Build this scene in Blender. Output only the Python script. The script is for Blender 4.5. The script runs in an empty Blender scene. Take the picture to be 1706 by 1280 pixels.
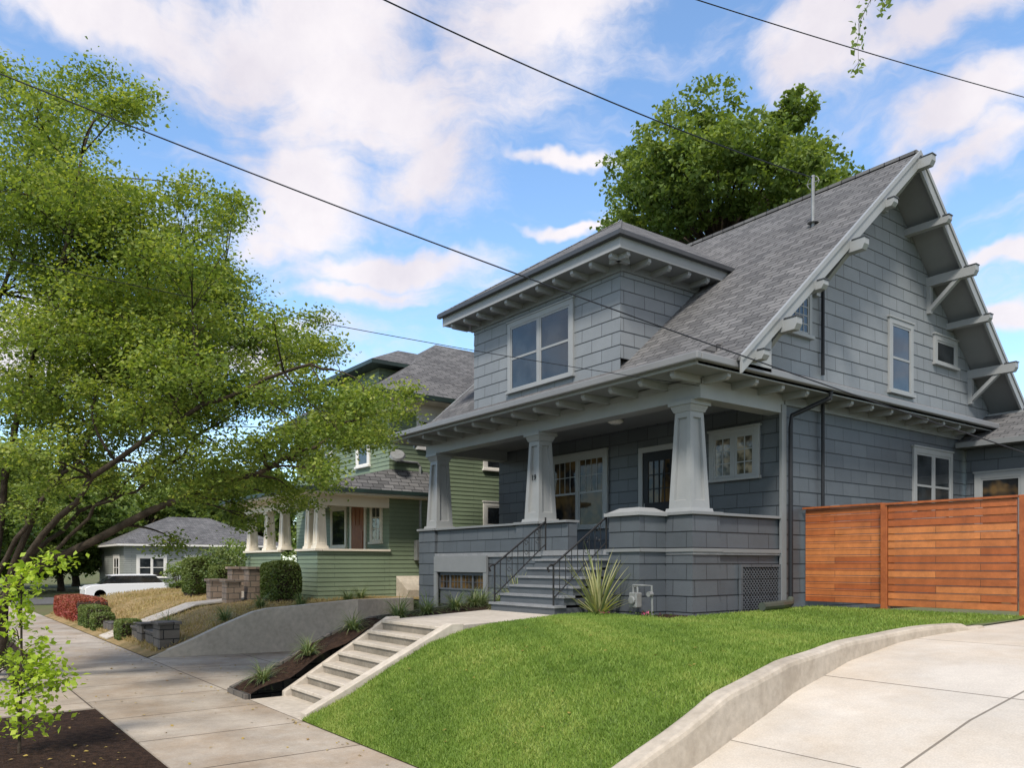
import bpy, math, random
import numpy as np
from mathutils import Vector
random.seed(7); rng=np.random.default_rng(7)
sc=bpy.context.scene; COL=sc.collection
BASE={}
H0=1.93
# ---------------------------------------------------------------- materials
def newmat(name):
    m=bpy.data.materials.new(name); m.use_nodes=True
    nt=m.node_tree; return m,nt,nt.nodes,nt.links,nt.nodes['Principled BSDF']
def c4(c): return (c[0],c[1],c[2],1)
def mixc(N,L,fac,a,b,mode='MIX'):
    n=N.new('ShaderNodeMix'); n.data_type='RGBA'; n.blend_type=mode
    for s,v in ((0,fac),(6,a),(7,b)):
        if hasattr(v,'is_linked') : L.new(v,n.inputs[s])
        elif isinstance(v,tuple): n.inputs[s].default_value=c4(v)
        else: n.inputs[s].default_value=v
    return n.outputs[2]
def noise(N,L,scale,detail=5,vec=None,rough=.6):
    n=N.new('ShaderNodeTexNoise'); n.inputs['Scale'].default_value=scale; n.inputs['Detail'].default_value=detail
    n.inputs['Roughness'].default_value=rough
    if vec is not None: L.new(vec,n.inputs['Vector'])
    return n.outputs[0]
def ramp(N,L,inp,stops):
    r=N.new('ShaderNodeValToRGB'); L.new(inp,r.inputs[0]); e=r.color_ramp.elements
    while len(e)<len(stops): e.new(.5)
    for k,(p,c) in zip(e,stops):
        k.position=p; k.color=c4(c) if isinstance(c,tuple) else (c,c,c,1)
    return r.outputs[0]
def bump(N,L,P,h,strength,dist=.01):
    b=N.new('ShaderNodeBump'); b.inputs['Strength'].default_value=strength; b.inputs['Distance'].default_value=dist
    L.new(h,b.inputs['Height']); L.new(b.outputs[0],P.inputs['Normal'])
def pm(name,a,b=None,scale=6,rough=.7,bs=.3,bscale=60,metal=0,dist=.01,spec=.5,gr=.35):
    m,nt,N,L,P=newmat(name); b=b or tuple(x*.75 for x in a)
    tc=N.new('ShaderNodeTexCoord').outputs['Object']
    f=ramp(N,L,noise(N,L,scale,6,tc),[(.35,0.),(.65,1.)])
    f2=noise(N,L,scale*9,4,tc)
    c=mixc(N,L,f,a,b)
    c=mixc(N,L,gr,c,mixc(N,L,1.,c,ramp(N,L,f2,[(.2,.45),(.8,1.5)]),'MULTIPLY'))
    L.new(c,P.inputs['Base Color']); P.inputs['Roughness'].default_value=rough; P.inputs['Metallic'].default_value=metal
    P.inputs['Specular IOR Level'].default_value=spec
    if bs: bump(N,L,P,noise(N,L,bscale,4,tc),bs,dist)
    return m
def paint(name,a,b,rough=.45): return pm(name,a,b,1.5,rough,.05,12,0,.004,.45,.05)
def bm(name,a,b,mort,bw,rh,ms,rough=.6,bs=.5,var=.5,off=.5,nscale=1.2,grain=90,gb=.15,spec=.5,stain=None):
    m,nt,N,L,P=newmat(name)
    uv=N.new('ShaderNodeTexCoord').outputs['UV']; ob=N.new('ShaderNodeTexCoord').outputs['Object']
    t=N.new('ShaderNodeTexBrick'); L.new(uv,t.inputs['Vector'])
    t.inputs['Scale'].default_value=1; t.inputs['Color1'].default_value=c4(a); t.inputs['Color2'].default_value=c4(b)
    t.inputs['Mortar'].default_value=c4(mort); t.inputs['Mortar Size'].default_value=ms; t.inputs['Mortar Smooth'].default_value=.3
    t.inputs['Brick Width'].default_value=bw; t.inputs['Row Height'].default_value=rh; t.offset=off
    n1=ramp(N,L,noise(N,L,nscale,8,ob,.7),[(.3,1-var*.5),(.7,1+var*.25)])
    n2=ramp(N,L,noise(N,L,grain,3,ob),[(.2,.8),(.8,1.2)])
    c=mixc(N,L,1.,t.outputs[0],n1,'MULTIPLY'); c=mixc(N,L,.8,c,mixc(N,L,1.,c,n2,'MULTIPLY'))
    if stain: c=mixc(N,L,ramp(N,L,noise(N,L,nscale*.45,9,ob,.72),[(.44,0.),(.68,.75)]),c,mixc(N,L,1.,c,stain,'MULTIPLY'))
    L.new(c,P.inputs['Base Color']); P.inputs['Roughness'].default_value=rough
    P.inputs['Specular IOR Level'].default_value=spec
    ma=N.new('ShaderNodeMath'); ma.operation='MULTIPLY_ADD'; L.new(t.outputs[1],ma.inputs[0]); ma.inputs[1].default_value=-1
    L.new(ramp(N,L,noise(N,L,grain,3,ob),[(0,0.),(1,gb*2)]),ma.inputs[2])
    bump(N,L,P,ma.outputs[0],bs,.01)
    return m
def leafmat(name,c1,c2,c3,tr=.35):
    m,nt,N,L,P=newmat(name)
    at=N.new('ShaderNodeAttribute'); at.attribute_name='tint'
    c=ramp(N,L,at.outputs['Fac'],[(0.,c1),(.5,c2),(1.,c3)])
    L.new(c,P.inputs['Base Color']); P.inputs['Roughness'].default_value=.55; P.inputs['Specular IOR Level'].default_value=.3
    t=N.new('ShaderNodeBsdfTranslucent'); L.new(mixc(N,L,1.,c,(1.5,1.5,.6),'MULTIPLY'),t.inputs[0])
    mx=N.new('ShaderNodeMixShader'); mx.inputs[0].default_value=tr
    L.new(P.outputs[0],mx.inputs[1]); L.new(t.outputs[0],mx.inputs[2]); L.new(mx.outputs[0],N['Material Output'].inputs[0])
    return m
def glassmat(name,a,b,scale=1.5,ior=1.5):
    m,nt,N,L,P=newmat(name); tc=N.new('ShaderNodeTexCoord').outputs['Object']
    c=mixc(N,L,ramp(N,L,noise(N,L,scale,2,tc),[(.4,0.),(.6,1.)]),a,b)
    L.new(c,P.inputs['Base Color']); P.inputs['Roughness'].default_value=.03; P.inputs['IOR'].default_value=ior
    bump(N,L,P,noise(N,L,1.3,2,tc),.05,.02)
    return m
M={}
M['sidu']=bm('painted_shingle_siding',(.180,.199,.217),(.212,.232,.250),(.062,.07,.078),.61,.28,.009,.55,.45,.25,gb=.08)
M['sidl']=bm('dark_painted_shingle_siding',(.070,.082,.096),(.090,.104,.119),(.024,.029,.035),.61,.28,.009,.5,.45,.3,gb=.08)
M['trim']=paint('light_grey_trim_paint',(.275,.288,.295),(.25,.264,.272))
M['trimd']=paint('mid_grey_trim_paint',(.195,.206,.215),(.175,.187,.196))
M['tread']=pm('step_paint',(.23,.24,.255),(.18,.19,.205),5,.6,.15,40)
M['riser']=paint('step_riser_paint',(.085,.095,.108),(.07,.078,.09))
M['gut']=paint('gutter_paint',(.19,.196,.203),(.175,.18,.188),.4)
M['gutd']=paint('dark_gutter',(.05,.053,.058),(.04,.043,.048),.4)
M['dark']=pm('dark_paint',(.018,.02,.024),(.014,.016,.02),4,.5,.1,40,spec=.25)
M['iron']=pm('wrought_iron',(.015,.015,.017),(.02,.02,.02),8,.5,.1,60,spec=.3)
M['roof']=bm('asphalt_shingle_roof',(.10,.101,.105),(.175,.175,.178),(.042,.042,.045),.33,.145,.012,.9,.8,.35,.37,.9,120,.3,.15)
M['glass']=glassmat('window_glass',(.012,.015,.018),(.03,.035,.04),1.5,1.62)
M['glassp']=glassmat('porch_glass_painted_lights',(.012,.013,.014),(.11,.07,.03),2.2,1.33)  # brown patches paint warm room lights into the glass colour
M['glass2']=glassmat('window_glass_painted_room_light',(.05,.045,.035),(.32,.27,.2),4,1.45)  # bright warm room is painted into the glass colour, no room behind
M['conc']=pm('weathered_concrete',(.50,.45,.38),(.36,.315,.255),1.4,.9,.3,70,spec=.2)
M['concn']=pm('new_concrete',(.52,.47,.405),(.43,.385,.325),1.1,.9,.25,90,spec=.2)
M['concd']=pm('shaded_step_riser',(.27,.24,.20),(.18,.16,.13),2.5,.9,.3,70,spec=.2)  # riser shade painted in as darker concrete, so the treads stand out
M['walk']=bm('pavement_concrete',(.43,.38,.32),(.35,.31,.26),(.12,.10,.08),1.55,1.9,.014,.92,.4,.6,0,1.3,60,.3,.15,(.74,.61,.47))
M['drive']=bm('driveway_concrete',(.56,.52,.46),(.52,.48,.42),(.22,.20,.17),3.0,2.6,.014,.9,.35,.35,0,.8,70,.2,.2,(.84,.75,.64))
M['mulch']=pm('bark_mulch',(.06,.036,.025),(.024,.015,.011),14,.95,1.,45,dist=.04,spec=.1)
M['soil']=pm('lawn_soil',(.11,.17,.035),(.08,.12,.03),4,.95,.6,50,dist=.03,spec=.1)
M['dry']=pm('dry_grass',(.33,.235,.12),(.19,.15,.065),2.2,.95,.8,40,dist=.03,spec=.1)
M['ground']=pm('far_ground',(.10,.12,.045),(.13,.12,.06),.3,.95,.3,10,spec=.1)
M['asph']=pm('asphalt',(.10,.098,.095),(.08,.078,.075),1,.9,.4,90)
M['cedar']=bm('stained_cedar',(.53,.19,.058),(.34,.088,.024),(.05,.015,.006),1.9,.1267,.004,.5,.4,.7,.37,3.,60,.2)
M['cedarp']=pm('stained_cedar_post',(.36,.105,.03),(.25,.065,.018),9,.5,.3,60)
M['bark']=pm('bark',(.085,.066,.05),(.04,.032,.024),6,.9,.8,40,dist=.03,spec=.1)
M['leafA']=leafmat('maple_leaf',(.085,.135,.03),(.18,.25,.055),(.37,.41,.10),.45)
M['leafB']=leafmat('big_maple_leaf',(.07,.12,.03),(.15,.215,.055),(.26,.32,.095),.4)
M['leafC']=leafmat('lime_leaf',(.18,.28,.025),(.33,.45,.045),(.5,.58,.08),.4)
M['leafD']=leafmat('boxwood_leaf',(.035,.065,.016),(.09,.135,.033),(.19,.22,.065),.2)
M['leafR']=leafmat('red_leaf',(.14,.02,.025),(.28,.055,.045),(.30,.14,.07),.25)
M['blade']=leafmat('lawn_grass',(.115,.195,.034),(.195,.295,.052),(.34,.39,.105),.3)
M['tuft']=leafmat('ornamental_grass',(.06,.10,.04),(.14,.20,.08),(.36,.36,.17),.25)
M['dryb']=leafmat('dry_blade',(.20,.145,.06),(.38,.28,.13),(.28,.30,.11),.2)
M['fall']=leafmat('fallen_leaf',(.25,.16,.04),(.40,.30,.08),(.22,.10,.04),.1)
M['green']=bm('green_lap_siding',(.175,.228,.148),(.19,.243,.16),(.07,.10,.065),3.1,.125,.006,.55,.4,.25,gb=.08)
M['cream']=paint('cream_trim',(.76,.70,.59),(.70,.64,.54))
M['white']=paint('white_trim',(.75,.74,.71),(.70,.69,.66))
M['gtrim']=paint('dark_green_fascia',(.02,.04,.035),(.018,.03,.028))
M['door']=pm('wood_door',(.30,.10,.04),(.22,.07,.025),7,.4,.2,40)
M['stone']=bm('stone_block',(.32,.24,.18),(.21,.16,.125),(.11,.10,.085),.3,.16,.012,.9,.8,.6,.5,2.)
M['block']=bm('dark_garden_block',(.15,.135,.12),(.105,.095,.085),(.03,.03,.03),.4,.2,.012,.9,.8,.6,spec=.2)
M['gsid']=bm('pale_grey_green_lap_siding',(.27,.29,.275),(.29,.31,.295),(.12,.12,.12),4,.15,.008,.6,.4,.2)
M['car']=pm('white_car_paint',(.75,.76,.77),(.74,.75,.76),1,.2,0,10,gr=0)
M['tyre']=pm('tyre_rubber',(.015,.015,.015),(.02,.02,.02),8,.8,.2,40)
M['metal']=pm('grey_metal',(.27,.28,.28),(.20,.21,.21),8,.4,.1,40,.3)
M['pipe']=pm('drain_pipe_green_grey',(.06,.075,.06),(.05,.06,.05),8,.5,.1,40)
M['pink']=leafmat('pink_petal',(.45,.06,.15),(.6,.12,.25),(.7,.3,.4),.2)
M['lamp']=pm('frosted_lamp_glass',(.7,.69,.65),(.65,.64,.6),3,.3,0,10)
# ---------------------------------------------------------------- mesh builder
class MB:
    def __init__(s): s.v=[]; s.f=[]; s.m=[]
    def face(s,pts,m=0):
        i=len(s.v); s.v+=[tuple(p) for p in pts]; s.f.append(tuple(range(i,i+len(pts)))); s.m.append(m); return s
    def hexa(s,p,m=0):
        i=len(s.v); s.v+=[tuple(q) for q in p]
        for f in ((3,2,1,0),(4,5,6,7),(0,1,5,4),(1,2,6,5),(2,3,7,6),(3,0,4,7)):
            s.f.append(tuple(i+k for k in f)); s.m.append(m)
        return s
    def box(s,x0,x1,y0,y1,z0,z1,m=0):
        return s.hexa([(x0,y0,z0),(x1,y0,z0),(x1,y1,z0),(x0,y1,z0),(x0,y0,z1),(x1,y0,z1),(x1,y1,z1),(x0,y1,z1)],m)
    def lbox(s,F,u0,u1,n0,n1,z0,z1,m=0):
        O,U,N=F; P=lambda u,n,z:(O[0]+U[0]*u+N[0]*n,O[1]+U[1]*u+N[1]*n,O[2]+z)
        return s.hexa([P(u0,n1,z0),P(u1,n1,z0),P(u1,n0,z0),P(u0,n0,z0),P(u0,n1,z1),P(u1,n1,z1),P(u1,n0,z1),P(u0,n0,z1)],m)
    def prism(s,poly,vec,m=0,mside=None):
        i=len(s.v); n=len(poly); s.v+=[tuple(p) for p in poly]+[tuple(p[k]+vec[k] for k in range(3)) for p in poly]
        s.f.append(tuple(range(i+n-1,i-1,-1))); s.m.append(m); s.f.append(tuple(range(i+n,i+2*n))); s.m.append(m)
        for k in range(n):
            j=(k+1)%n; s.f.append((i+k,i+j,i+n+j,i+n+k)); s.m.append(m if mside is None else mside)
        return s
    def tube(s,pts,r,n=8,m=0,caps=True):
        pts=[Vector(p) for p in pts]; rs=r if hasattr(r,'__len__') else [r]*len(pts); rings=[]; ref=None
        for k,p in enumerate(pts):
            d=(pts[min(k+1,len(pts)-1)]-pts[max(k-1,0)]).normalized()
            if ref is None: ref=Vector((0,0,1)) if abs(d.z)<.9 else Vector((1,0,0))
            a=d.cross(ref)
            if a.length<1e-3: a=d.orthogonal()
            a.normalize(); b=a.cross(d).normalized(); ref=b
            i=len(s.v)
            for q in range(n):
                t=2*math.pi*q/n; v=p+(a*math.cos(t)+b*math.sin(t))*rs[k]; s.v.append(tuple(v))
            rings.append(i)
        for k in range(len(rings)-1):
            for q in range(n):
                w=(q+1)%n; s.f.append((rings[k]+q,rings[k]+w,rings[k+1]+w,rings[k+1]+q)); s.m.append(m)
        if caps:
            s.f.append(tuple(rings[0]+q for q in range(n-1,-1,-1))); s.m.append(m)
            s.f.append(tuple(rings[-1]+q for q in range(n))); s.m.append(m)
        return s
    def siding(s,F,lo,hi,z0,z1,c,t=.009,m=0,e=1):
        O,U,N=F; P=lambda u,n,z:(O[0]+U[0]*u+N[0]*n,O[1]+U[1]*u+N[1]*n,O[2]+z)
        lo_=lo if callable(lo) else (lambda z:lo); hi_=hi if callable(hi) else (lambda z:hi)
        k=math.floor(z0/c+1e-6)
        while k*c<z1-1e-6:
            zb=max(z0,k*c); zt=min(z1,(k+1)*c); tb=t*((k+1)*c-zb)/c; tt=t*((k+1)*c-zt)/c
            a,b,d,g=lo_(zb),hi_(zb),hi_(zt),lo_(zt)
            if b>a:
                s.face([P(a-e*tb,tb,zb),P(b+e*tb,tb,zb),P(d+e*tt,tt,zt),P(g-e*tt,tt,zt)],m)
                s.face([P(a-e*tb,tb,zb),P(a,0,zb),P(b,0,zb),P(b+e*tb,tb,zb)],m)
            k+=1
        return s
    def sbox(s,x0,x1,y0,y1,z0,z1,c,t=.009,m=0):
        s.siding(FY(y0),x0,x1,z0,z1,c,t,m); s.siding(FX(x1),y0,y1,z0,z1,c,t,m)
        s.siding(((x0,0,0),(0,1,0),(-1,0,0)),y0,y1,z0,z1,c,t,m); s.siding(((0,y1,0),(1,0,0),(0,1,0)),x0,x1,z0,z1,c,t,m)
        s.face([(x0,y0,z1),(x1,y0,z1),(x1,y1,z1),(x0,y1,z1)],m)
        return s
    def obj(s,name,mats,parent=None,base=None,smooth=False,bevel=0,wall=False,**kw):
        b=BASE[parent.name] if parent else Vector(base or (0,0,0))
        me=bpy.data.meshes.new(name); me.from_pydata([(v[0]-b.x,v[1]-b.y,v[2]-b.z) for v in s.v],[],s.f)
        for q in (mats if isinstance(mats,(list,tuple)) else [mats]): me.materials.append(M[q])
        me.polygons.foreach_set('material_index',s.m)
        uv=me.uv_layers.new(name='UVMap'); co=[0.0]*(2*len(me.loops)); j=0
        for p in me.polygons:
            n=p.normal
            if abs(n.z)>.985: U=Vector((1,0,0)); V=Vector((0,1,0))
            else:
                if abs(n.x)>abs(n.y): U=Vector((0,1,0)) if n.x>0 else Vector((0,-1,0))
                else: U=Vector((1,0,0)) if n.y<0 else Vector((-1,0,0))
                if abs(n.x)>.1 and abs(n.y)>.1 and not wall: U=Vector((-n.y,n.x,0)).normalized()
                V=Vector((0,0,1)) if wall else n.cross(U)
            for li in p.loop_indices:
                q=Vector(s.v[me.loops[li].vertex_index]); co[2*li]=q.dot(U); co[2*li+1]=q.dot(V)
        uv.data.foreach_set('uv',co)
        if smooth: me.polygons.foreach_set('use_smooth',[True]*len(me.polygons))
        return place(name,me,parent,b,bevel,**kw)
def place(name,me,parent,b,bevel=0,**kw):
    o=bpy.data.objects.new(name,me); COL.objects.link(o)
    if parent: o.parent=parent
    else: o.location=b
    BASE[o.name]=Vector(b)
    if bevel:
        md=o.modifiers.new('bevel','BEVEL'); md.width=bevel; md.segments=2; md.limit_method='ANGLE'
    for k,v in kw.items(): o[k]=v
    return o
def thing(name,label,cat,base,group=None):
    o=bpy.data.objects.new(name,None); COL.objects.link(o); o.location=base; BASE[o.name]=Vector(base)
    o.empty_display_size=.3; o['label']=label; o['category']=cat
    if group: o['group']=group
    return o
def dup(o,loc,rot=0,scale=1,label=None):
    def rec(q,par):
        n=q.copy(); COL.objects.link(n)
        if par: n.parent=par
        for ch in [c for c in q.children]: rec(ch,n)
        return n
    n=rec(o,None); n.location=loc; n.rotation_euler=(0,0,rot); n.scale=(scale,)*3
    if label: n['label']=label
    BASE[n.name]=Vector(loc); return n
def FY(y): return ((0,y,0),(1,0,0),(0,-1,0))
def FX(x): return ((x,0,0),(0,1,0),(1,0,0))
def W(a,b,d):   # bearing tangent, rise tangent, distance -> world point
    r=a*d; return Vector((-.8*d+.6*r,.6*d+.8*r,b*d))
# ---------------------------------------------------------------- leaves
def polymesh(name,V,n,k,tint,mat):
    me=bpy.data.meshes.new(name); me.vertices.add(k*n); me.vertices.foreach_set('co',V.ravel())
    me.loops.add(k*n); me.loops.foreach_set('vertex_index',np.arange(k*n)); me.polygons.add(n)
    me.polygons.foreach_set('loop_start',np.arange(n)*k); me.polygons.foreach_set('loop_total',np.full(n,k)); me.update(calc_edges=True)
    a=me.attributes.new('tint','FLOAT','POINT'); a.data.foreach_set('value',np.repeat(tint,k)); me.materials.append(M[mat]); return me
def leafobj(name,P,size,mat,parent=None,base=None,tint=None,up=.4,aspect=.65,**kw):
    P=np.asarray(P,float); n=len(P); b=BASE[parent.name] if parent else Vector(base or (0,0,0))
    nr=rng.normal(size=(n,3)); nr[:,2]=np.abs(nr[:,2])+up; nr/=np.linalg.norm(nr,axis=1)[:,None]
    t=rng.normal(size=(n,3)); t-=nr*(t*nr).sum(1)[:,None]; t/=np.linalg.norm(t,axis=1)[:,None]; s=np.cross(nr,t)
    L=(size*rng.uniform(.6,1.35,n))[:,None]
    V=np.stack([P-t*L*.5,P+s*L*aspect*.5-t*L*.05+nr*L*.08,P+t*L*.5,P-s*L*aspect*.5-t*L*.05+nr*L*.08],1).reshape(-1,3)-np.array(b)
    if tint is None: tint=np.full(n,.5)
    tt=np.clip(tint+rng.normal(0,.16,n),0,1)
    return place(name,polymesh(name,V,n,4,tt,mat),parent,b,**kw)
def blades(name,P,h,w,mat,tint=None,parent=None,base=None,**kw):
    P=np.asarray(P,float); n=len(P); b=BASE[parent.name] if parent else Vector(base or (0,0,0))
    an=rng.uniform(0,2*math.pi,n); s=np.stack([np.cos(an),np.sin(an),0*an],1)*w*.5
    ln=rng.normal(0,.45,(n,2))*h; hh=h*rng.uniform(.5,1.3,n)
    tip=P+np.stack([ln[:,0],ln[:,1],hh],1)
    V=np.stack([P-s,P+s,tip],1).reshape(-1,3)-np.array(b)
    if tint is None: tint=np.full(n,.5)
    tt=np.clip(tint+rng.normal(0,.15,n),0,1)
    return place(name,polymesh(name,V,n,3,tt,mat),parent,b,**kw)
def clump_points(c,R,flat,nclus,nleaf,sig,shell=.5):
    c=np.array(c); v=rng.normal(size=(nclus,3)); v/=np.linalg.norm(v,axis=1)[:,None]
    rad=rng.uniform(shell,1,nclus)**.6; q=c+v*rad[:,None]*np.array([R,R,R*flat])
    P=np.repeat(q,nleaf,0)+rng.normal(0,1,(nclus*nleaf,3))*np.array([sig,sig,sig*.55])
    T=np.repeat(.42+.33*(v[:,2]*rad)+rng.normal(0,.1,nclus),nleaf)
    return P,T,q
def bez(a,b,c,n=7): return [a*(1-t)**2+b*2*t*(1-t)+c*t*t for t in [i/(n-1) for i in range(n)]]
# ================================================================ SETTING
def S(o): o['kind']='structure'; return o
S(MB().box(-400,300,-300,400,-2.4,-2.12).obj('ground','ground'))
S(MB().box(-300,100,-9,-.1,-2.11,-2.06).obj('street','asph'))
S(MB().box(-56,-47,-60,80,-2.11,-2.056).obj('side_street','asph'))
S(MB().box(-46,25,1.93,3.8,-2.1,-1.93).obj('pavement','walk'))
S(MB().box(-46,25,-.1,.06,-2.1,-1.94).obj('kerb','conc'))
S(MB().box(-18,-11.9,.06,1.926,-2.1,-1.933).obj('driveway_apron','walk'))
S(MB().box(-11.3,-9.36,3.803,4.5,-2.1,-1.931).obj('step_landing','concn'))
S(MB().box(-11.86,-4,.06,1.926,-2.1,-1.945).obj('mulch_verge','mulch'))
S(MB().box(-46,-18.05,.06,1.926,-2.1,-1.945).obj('planted_verge','mulch'))
S(MB().box(-3.96,25,.06,1.926,-2.1,-1.94).obj('grass_verge','soil'))
Ly=[3.8,4.4,5,5.6,6.15,6.8,8,14,24]; Lz=[-1.925,-1.70,-1.38,-1.10,-.95,-.90,-.88,-.80,-.8]
Ry=[3.8,4.6,5.7,7,8.5,10.5,14,24]; Rz=[-1.925,-1.60,-1.19,-1.02,-.94,-.88,-.80,-.8]
Cy=[3.8,5,6,7,8.5,10,11,11.9,13.7]; Cx=[-4.55,-4.48,-4.58,-4.78,-5.05,-5.22,-5.2,-5.0,-4.9]
Dy=[3.8,5,5.8,7,8.5,10,12,14,24]; Dz=[-1.93,-1.74,-1.54,-1.30,-1.11,-.99,-.89,-.82,-.8]
def cx(y):
    return float(np.interp(y,Cy,Cx)*.5+np.interp(y-.4,Cy,Cx)*.25+np.interp(y+.4,Cy,Cx)*.25)
def lawnz(x,y):
    t=np.clip((x+9.4)/4.8,0,1); return np.interp(y,Ly,Lz)*(1-t)+np.interp(y,Ry,Rz)*t
def field(name,mat,ys,xl,xr,zf,nx=24,**kw):
    mb=MB(); nx1=nx+1
    for y in ys:
        for i in range(nx1):
            x=xl(y)+(xr(y)-xl(y))*i/nx; mb.v.append((x,y,float(zf(x,y))))
    for j in range(len(ys)-1):
        for i in range(nx): k=j*nx1+i; mb.f.append((k,k+1,k+1+nx1,k+nx1)); mb.m.append(0)
    o=mb.obj(name,mat,smooth=True,**kw); return S(o)
lx=lambda y: -9.38 if y<6.15 else (-9.38-.85*min(1,(y-6.15)/2.55) if y<9.45 else -8.6)
field('lawn','soil',list(np.arange(3.8,9.41,.2))+[9.44],lx,cx,lawnz)
field('side_lawn','soil',list(np.arange(9.46,13.7,.2))+[13.7],lambda y:-8.6,cx,lawnz)
bxl=lambda y: -12.1-2.95*min(1,(y-6.15)/4.4)
field('planting_bed','mulch',list(np.arange(6.15,10.6,.3))+[10.62],bxl,lambda y:(lx(y)+.15 if y<9.2 else -8.55),lambda x,y:float(np.interp(y,Ly,Lz))-.045)
field('sloping_bed','mulch',list(np.arange(3.8,6.2,.15))+[6.16],lambda y:-12.1,lambda y:-11.3,lambda x,y:np.interp(y,Ly,Lz)+.05+.03*math.sin(x*9+y*7))
field('under_house_ground','mulch',[10.6,14,24,26],lambda y:-18.2,lambda y:-8.5,lambda x,y:-.93 if x>-15 else -1.0,nx=4)
field('driveway','drive',Dy[:1]+list(np.arange(4,14,.25))+[20],lambda y:cx(min(y,13.7))-.1,lambda y:-.8,lambda x,y:np.interp(y,Dy,Dz))
field('neighbouring_yard','soil',[3.8,5,6,8,10,14,24],lambda y:-.8,lambda y:25,lambda x,y:np.interp(y,Dy,Dz)+.02,nx=6)
dl=lambda y: -17.45 if y<8.5 else -17.45-1.0*(y-8.5)/2.1
field('garage_driveway','walk',[3.8,5,6.15,7.5,8.5,9.5,10.7],lambda y:dl(y)-.1,lambda y:-12.05 if y<6.15 else bxl(y)+.05,lambda x,y:-1.932-.02*(y-3.8),nx=8)
ny=[3.8,4.4,5,6,7.5,10,40]; nz=[-1.92,-1.72,-1.5,-1.17,-1.02,-.95,-.9]
field('neighbour_garden','dry',list(np.arange(3.8,10.7,.25))+[10.7],lambda y:-38,lambda y:dl(y)-.12,lambda x,y:np.interp(y,ny,nz)+.04*math.sin(x*1.7+y)*min(1,(y-3.8))-max(0,-x-34)*.25,nx=60)
field('neighbour_back_garden','dry',[10.7,14,20,30],lambda y:-38,lambda y:-18.3,lambda x,y:np.interp(y,ny,nz)-max(0,-x-34)*.25,nx=6)
mb=MB()
for y0,y1 in ((3.8,4.6),(4.6,5.4),(5.4,6.15)):
    z0,z1=np.interp([y0,y1],Ly,Lz)+.07; mb.prism([(-12.2,y0,-2.1),(-12.2,y1,-2.1),(-12.2,y1,z1),(-12.2,y0,z0)],(.1,0,0))
mb.prism([(-12.2,6.15,-2.1),(-15.15,10.55,-2.1),(-15.15,10.55,-.84),(-12.2,6.15,-.89)],(.1,0,0))
o=mb.obj('retaining_edge','block'); o['label']='dark low edging wall between mulch bed and sunken driveway'; o['category']='wall'
o=MB().box(-12.1,-11.3,3.74,3.82,-2,-1.86).obj('bed_edging','block'); o['label']='dark edging stone at foot of mulch bed'; o['category']='edging'
prof=[(3.85,-1.93),(4.6,-1.64),(5.3,-1.33),(6.0,-1.06),(6.3,-1.0),(8.5,-.86)]
mb=MB()
for (a,za),(b,zb) in zip(prof[:-1],prof[1:]):
    mb.hexa([(-17.7,a,-2.1),(-17.5,a,-2.1),(-17.5,b,-2.1),(-17.7,b,-2.1),(-17.7,a,za),(-17.5,a,za),(-17.5,b,zb),(-17.7,b,zb)])
mb.hexa([(-17.7,8.5,-2.1),(-17.5,8.5,-2.1),(-18.5,10.6,-2.1),(-18.72,10.6,-2.1),(-17.7,8.5,-.86),(-17.5,8.5,-.86),(-18.5,10.6,-.9),(-18.72,10.6,-.9)])
o=mb.obj('retaining_wall','concn'); o['label']='sloping pale concrete retaining wall beside sunken driveway'; o['category']='wall'
mb=MB(); ys=list(np.arange(3.82,11.95,.15)); n=len(ys)
for i,y in enumerate(ys):
    x=cx(y)+.004*math.sin(y*5); z=float(lawnz(x,y))+.04+.005*math.sin(y*3.1); zd=-2.05
    if y>11.6: z-=.05
    w=.105
    mb.v+=[(x-w,y,zd),(x-w,y,z-.04),(x-w+.012,y,z-.012),(x-w+.04,y,z),(x+w-.04,y,z-.002),(x+w-.012,y,z-.016),(x+w,y,z-.05),(x+w+.02,y,zd)]
for j in range(n-1):
    for k in range(7): a=j*8+k; mb.f.append((a,a+8,a+9,a+1)); mb.m.append(0)
mb.f.append(tuple(range(8))); mb.m.append(0); e=(n-1)*8; mb.f.append(tuple(e+k for k in range(7,-1,-1))); mb.m.append(0)
o=mb.obj('concrete_curb','conc',smooth=False); o['label']='curved weathered concrete curb between lawn and driveway'; o['category']='kerb'
st=thing('garden_steps','concrete garden steps climbing from pavement to the path','steps',(-10.4,4.4,-1.93))
mb=MB()
for k in range(7):
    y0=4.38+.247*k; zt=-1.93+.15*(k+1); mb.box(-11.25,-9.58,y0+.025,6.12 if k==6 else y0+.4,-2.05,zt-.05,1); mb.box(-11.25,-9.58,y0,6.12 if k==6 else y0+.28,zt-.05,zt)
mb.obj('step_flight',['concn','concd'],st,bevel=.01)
for nm,x0,x1,ya in (('cheek_wall',-9.58,-9.40,3.86),('cheek_wall',-11.36,-11.25,4.3)):
    MB().prism([(x0,ya,-2.05),(x0,6.2,-2.05),(x0,6.2,-.84),(x0,6.0,-.84),(x0,ya,-1.86)],(x1-x0,0,0)).obj(nm,'concn',st,bevel=.012)
S(MB().prism([(-11.25,6.12,-1.0),(-9.45,6.12,-1.0),(-10.2,8.72,-1.0),(-12.4,8.72,-1.0)],(0,0,.125)).obj('garden_path','concn'))
def lawnpts(n,y0,y1,bias):
    y=y0+(y1-y0)*rng.uniform(0,1,n)**bias; a=np.array([lx(q) for q in y]); b=np.interp(y,Cy,Cx)-.12
    x=a+(b-a)*rng.uniform(0,1,n); z=lawnz(x,y); return np.stack([x,y,z],1)
P=np.concatenate([lawnpts(140000,3.8,9.42,1.15),lawnpts(18000,9.46,13.6,1.)])
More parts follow.
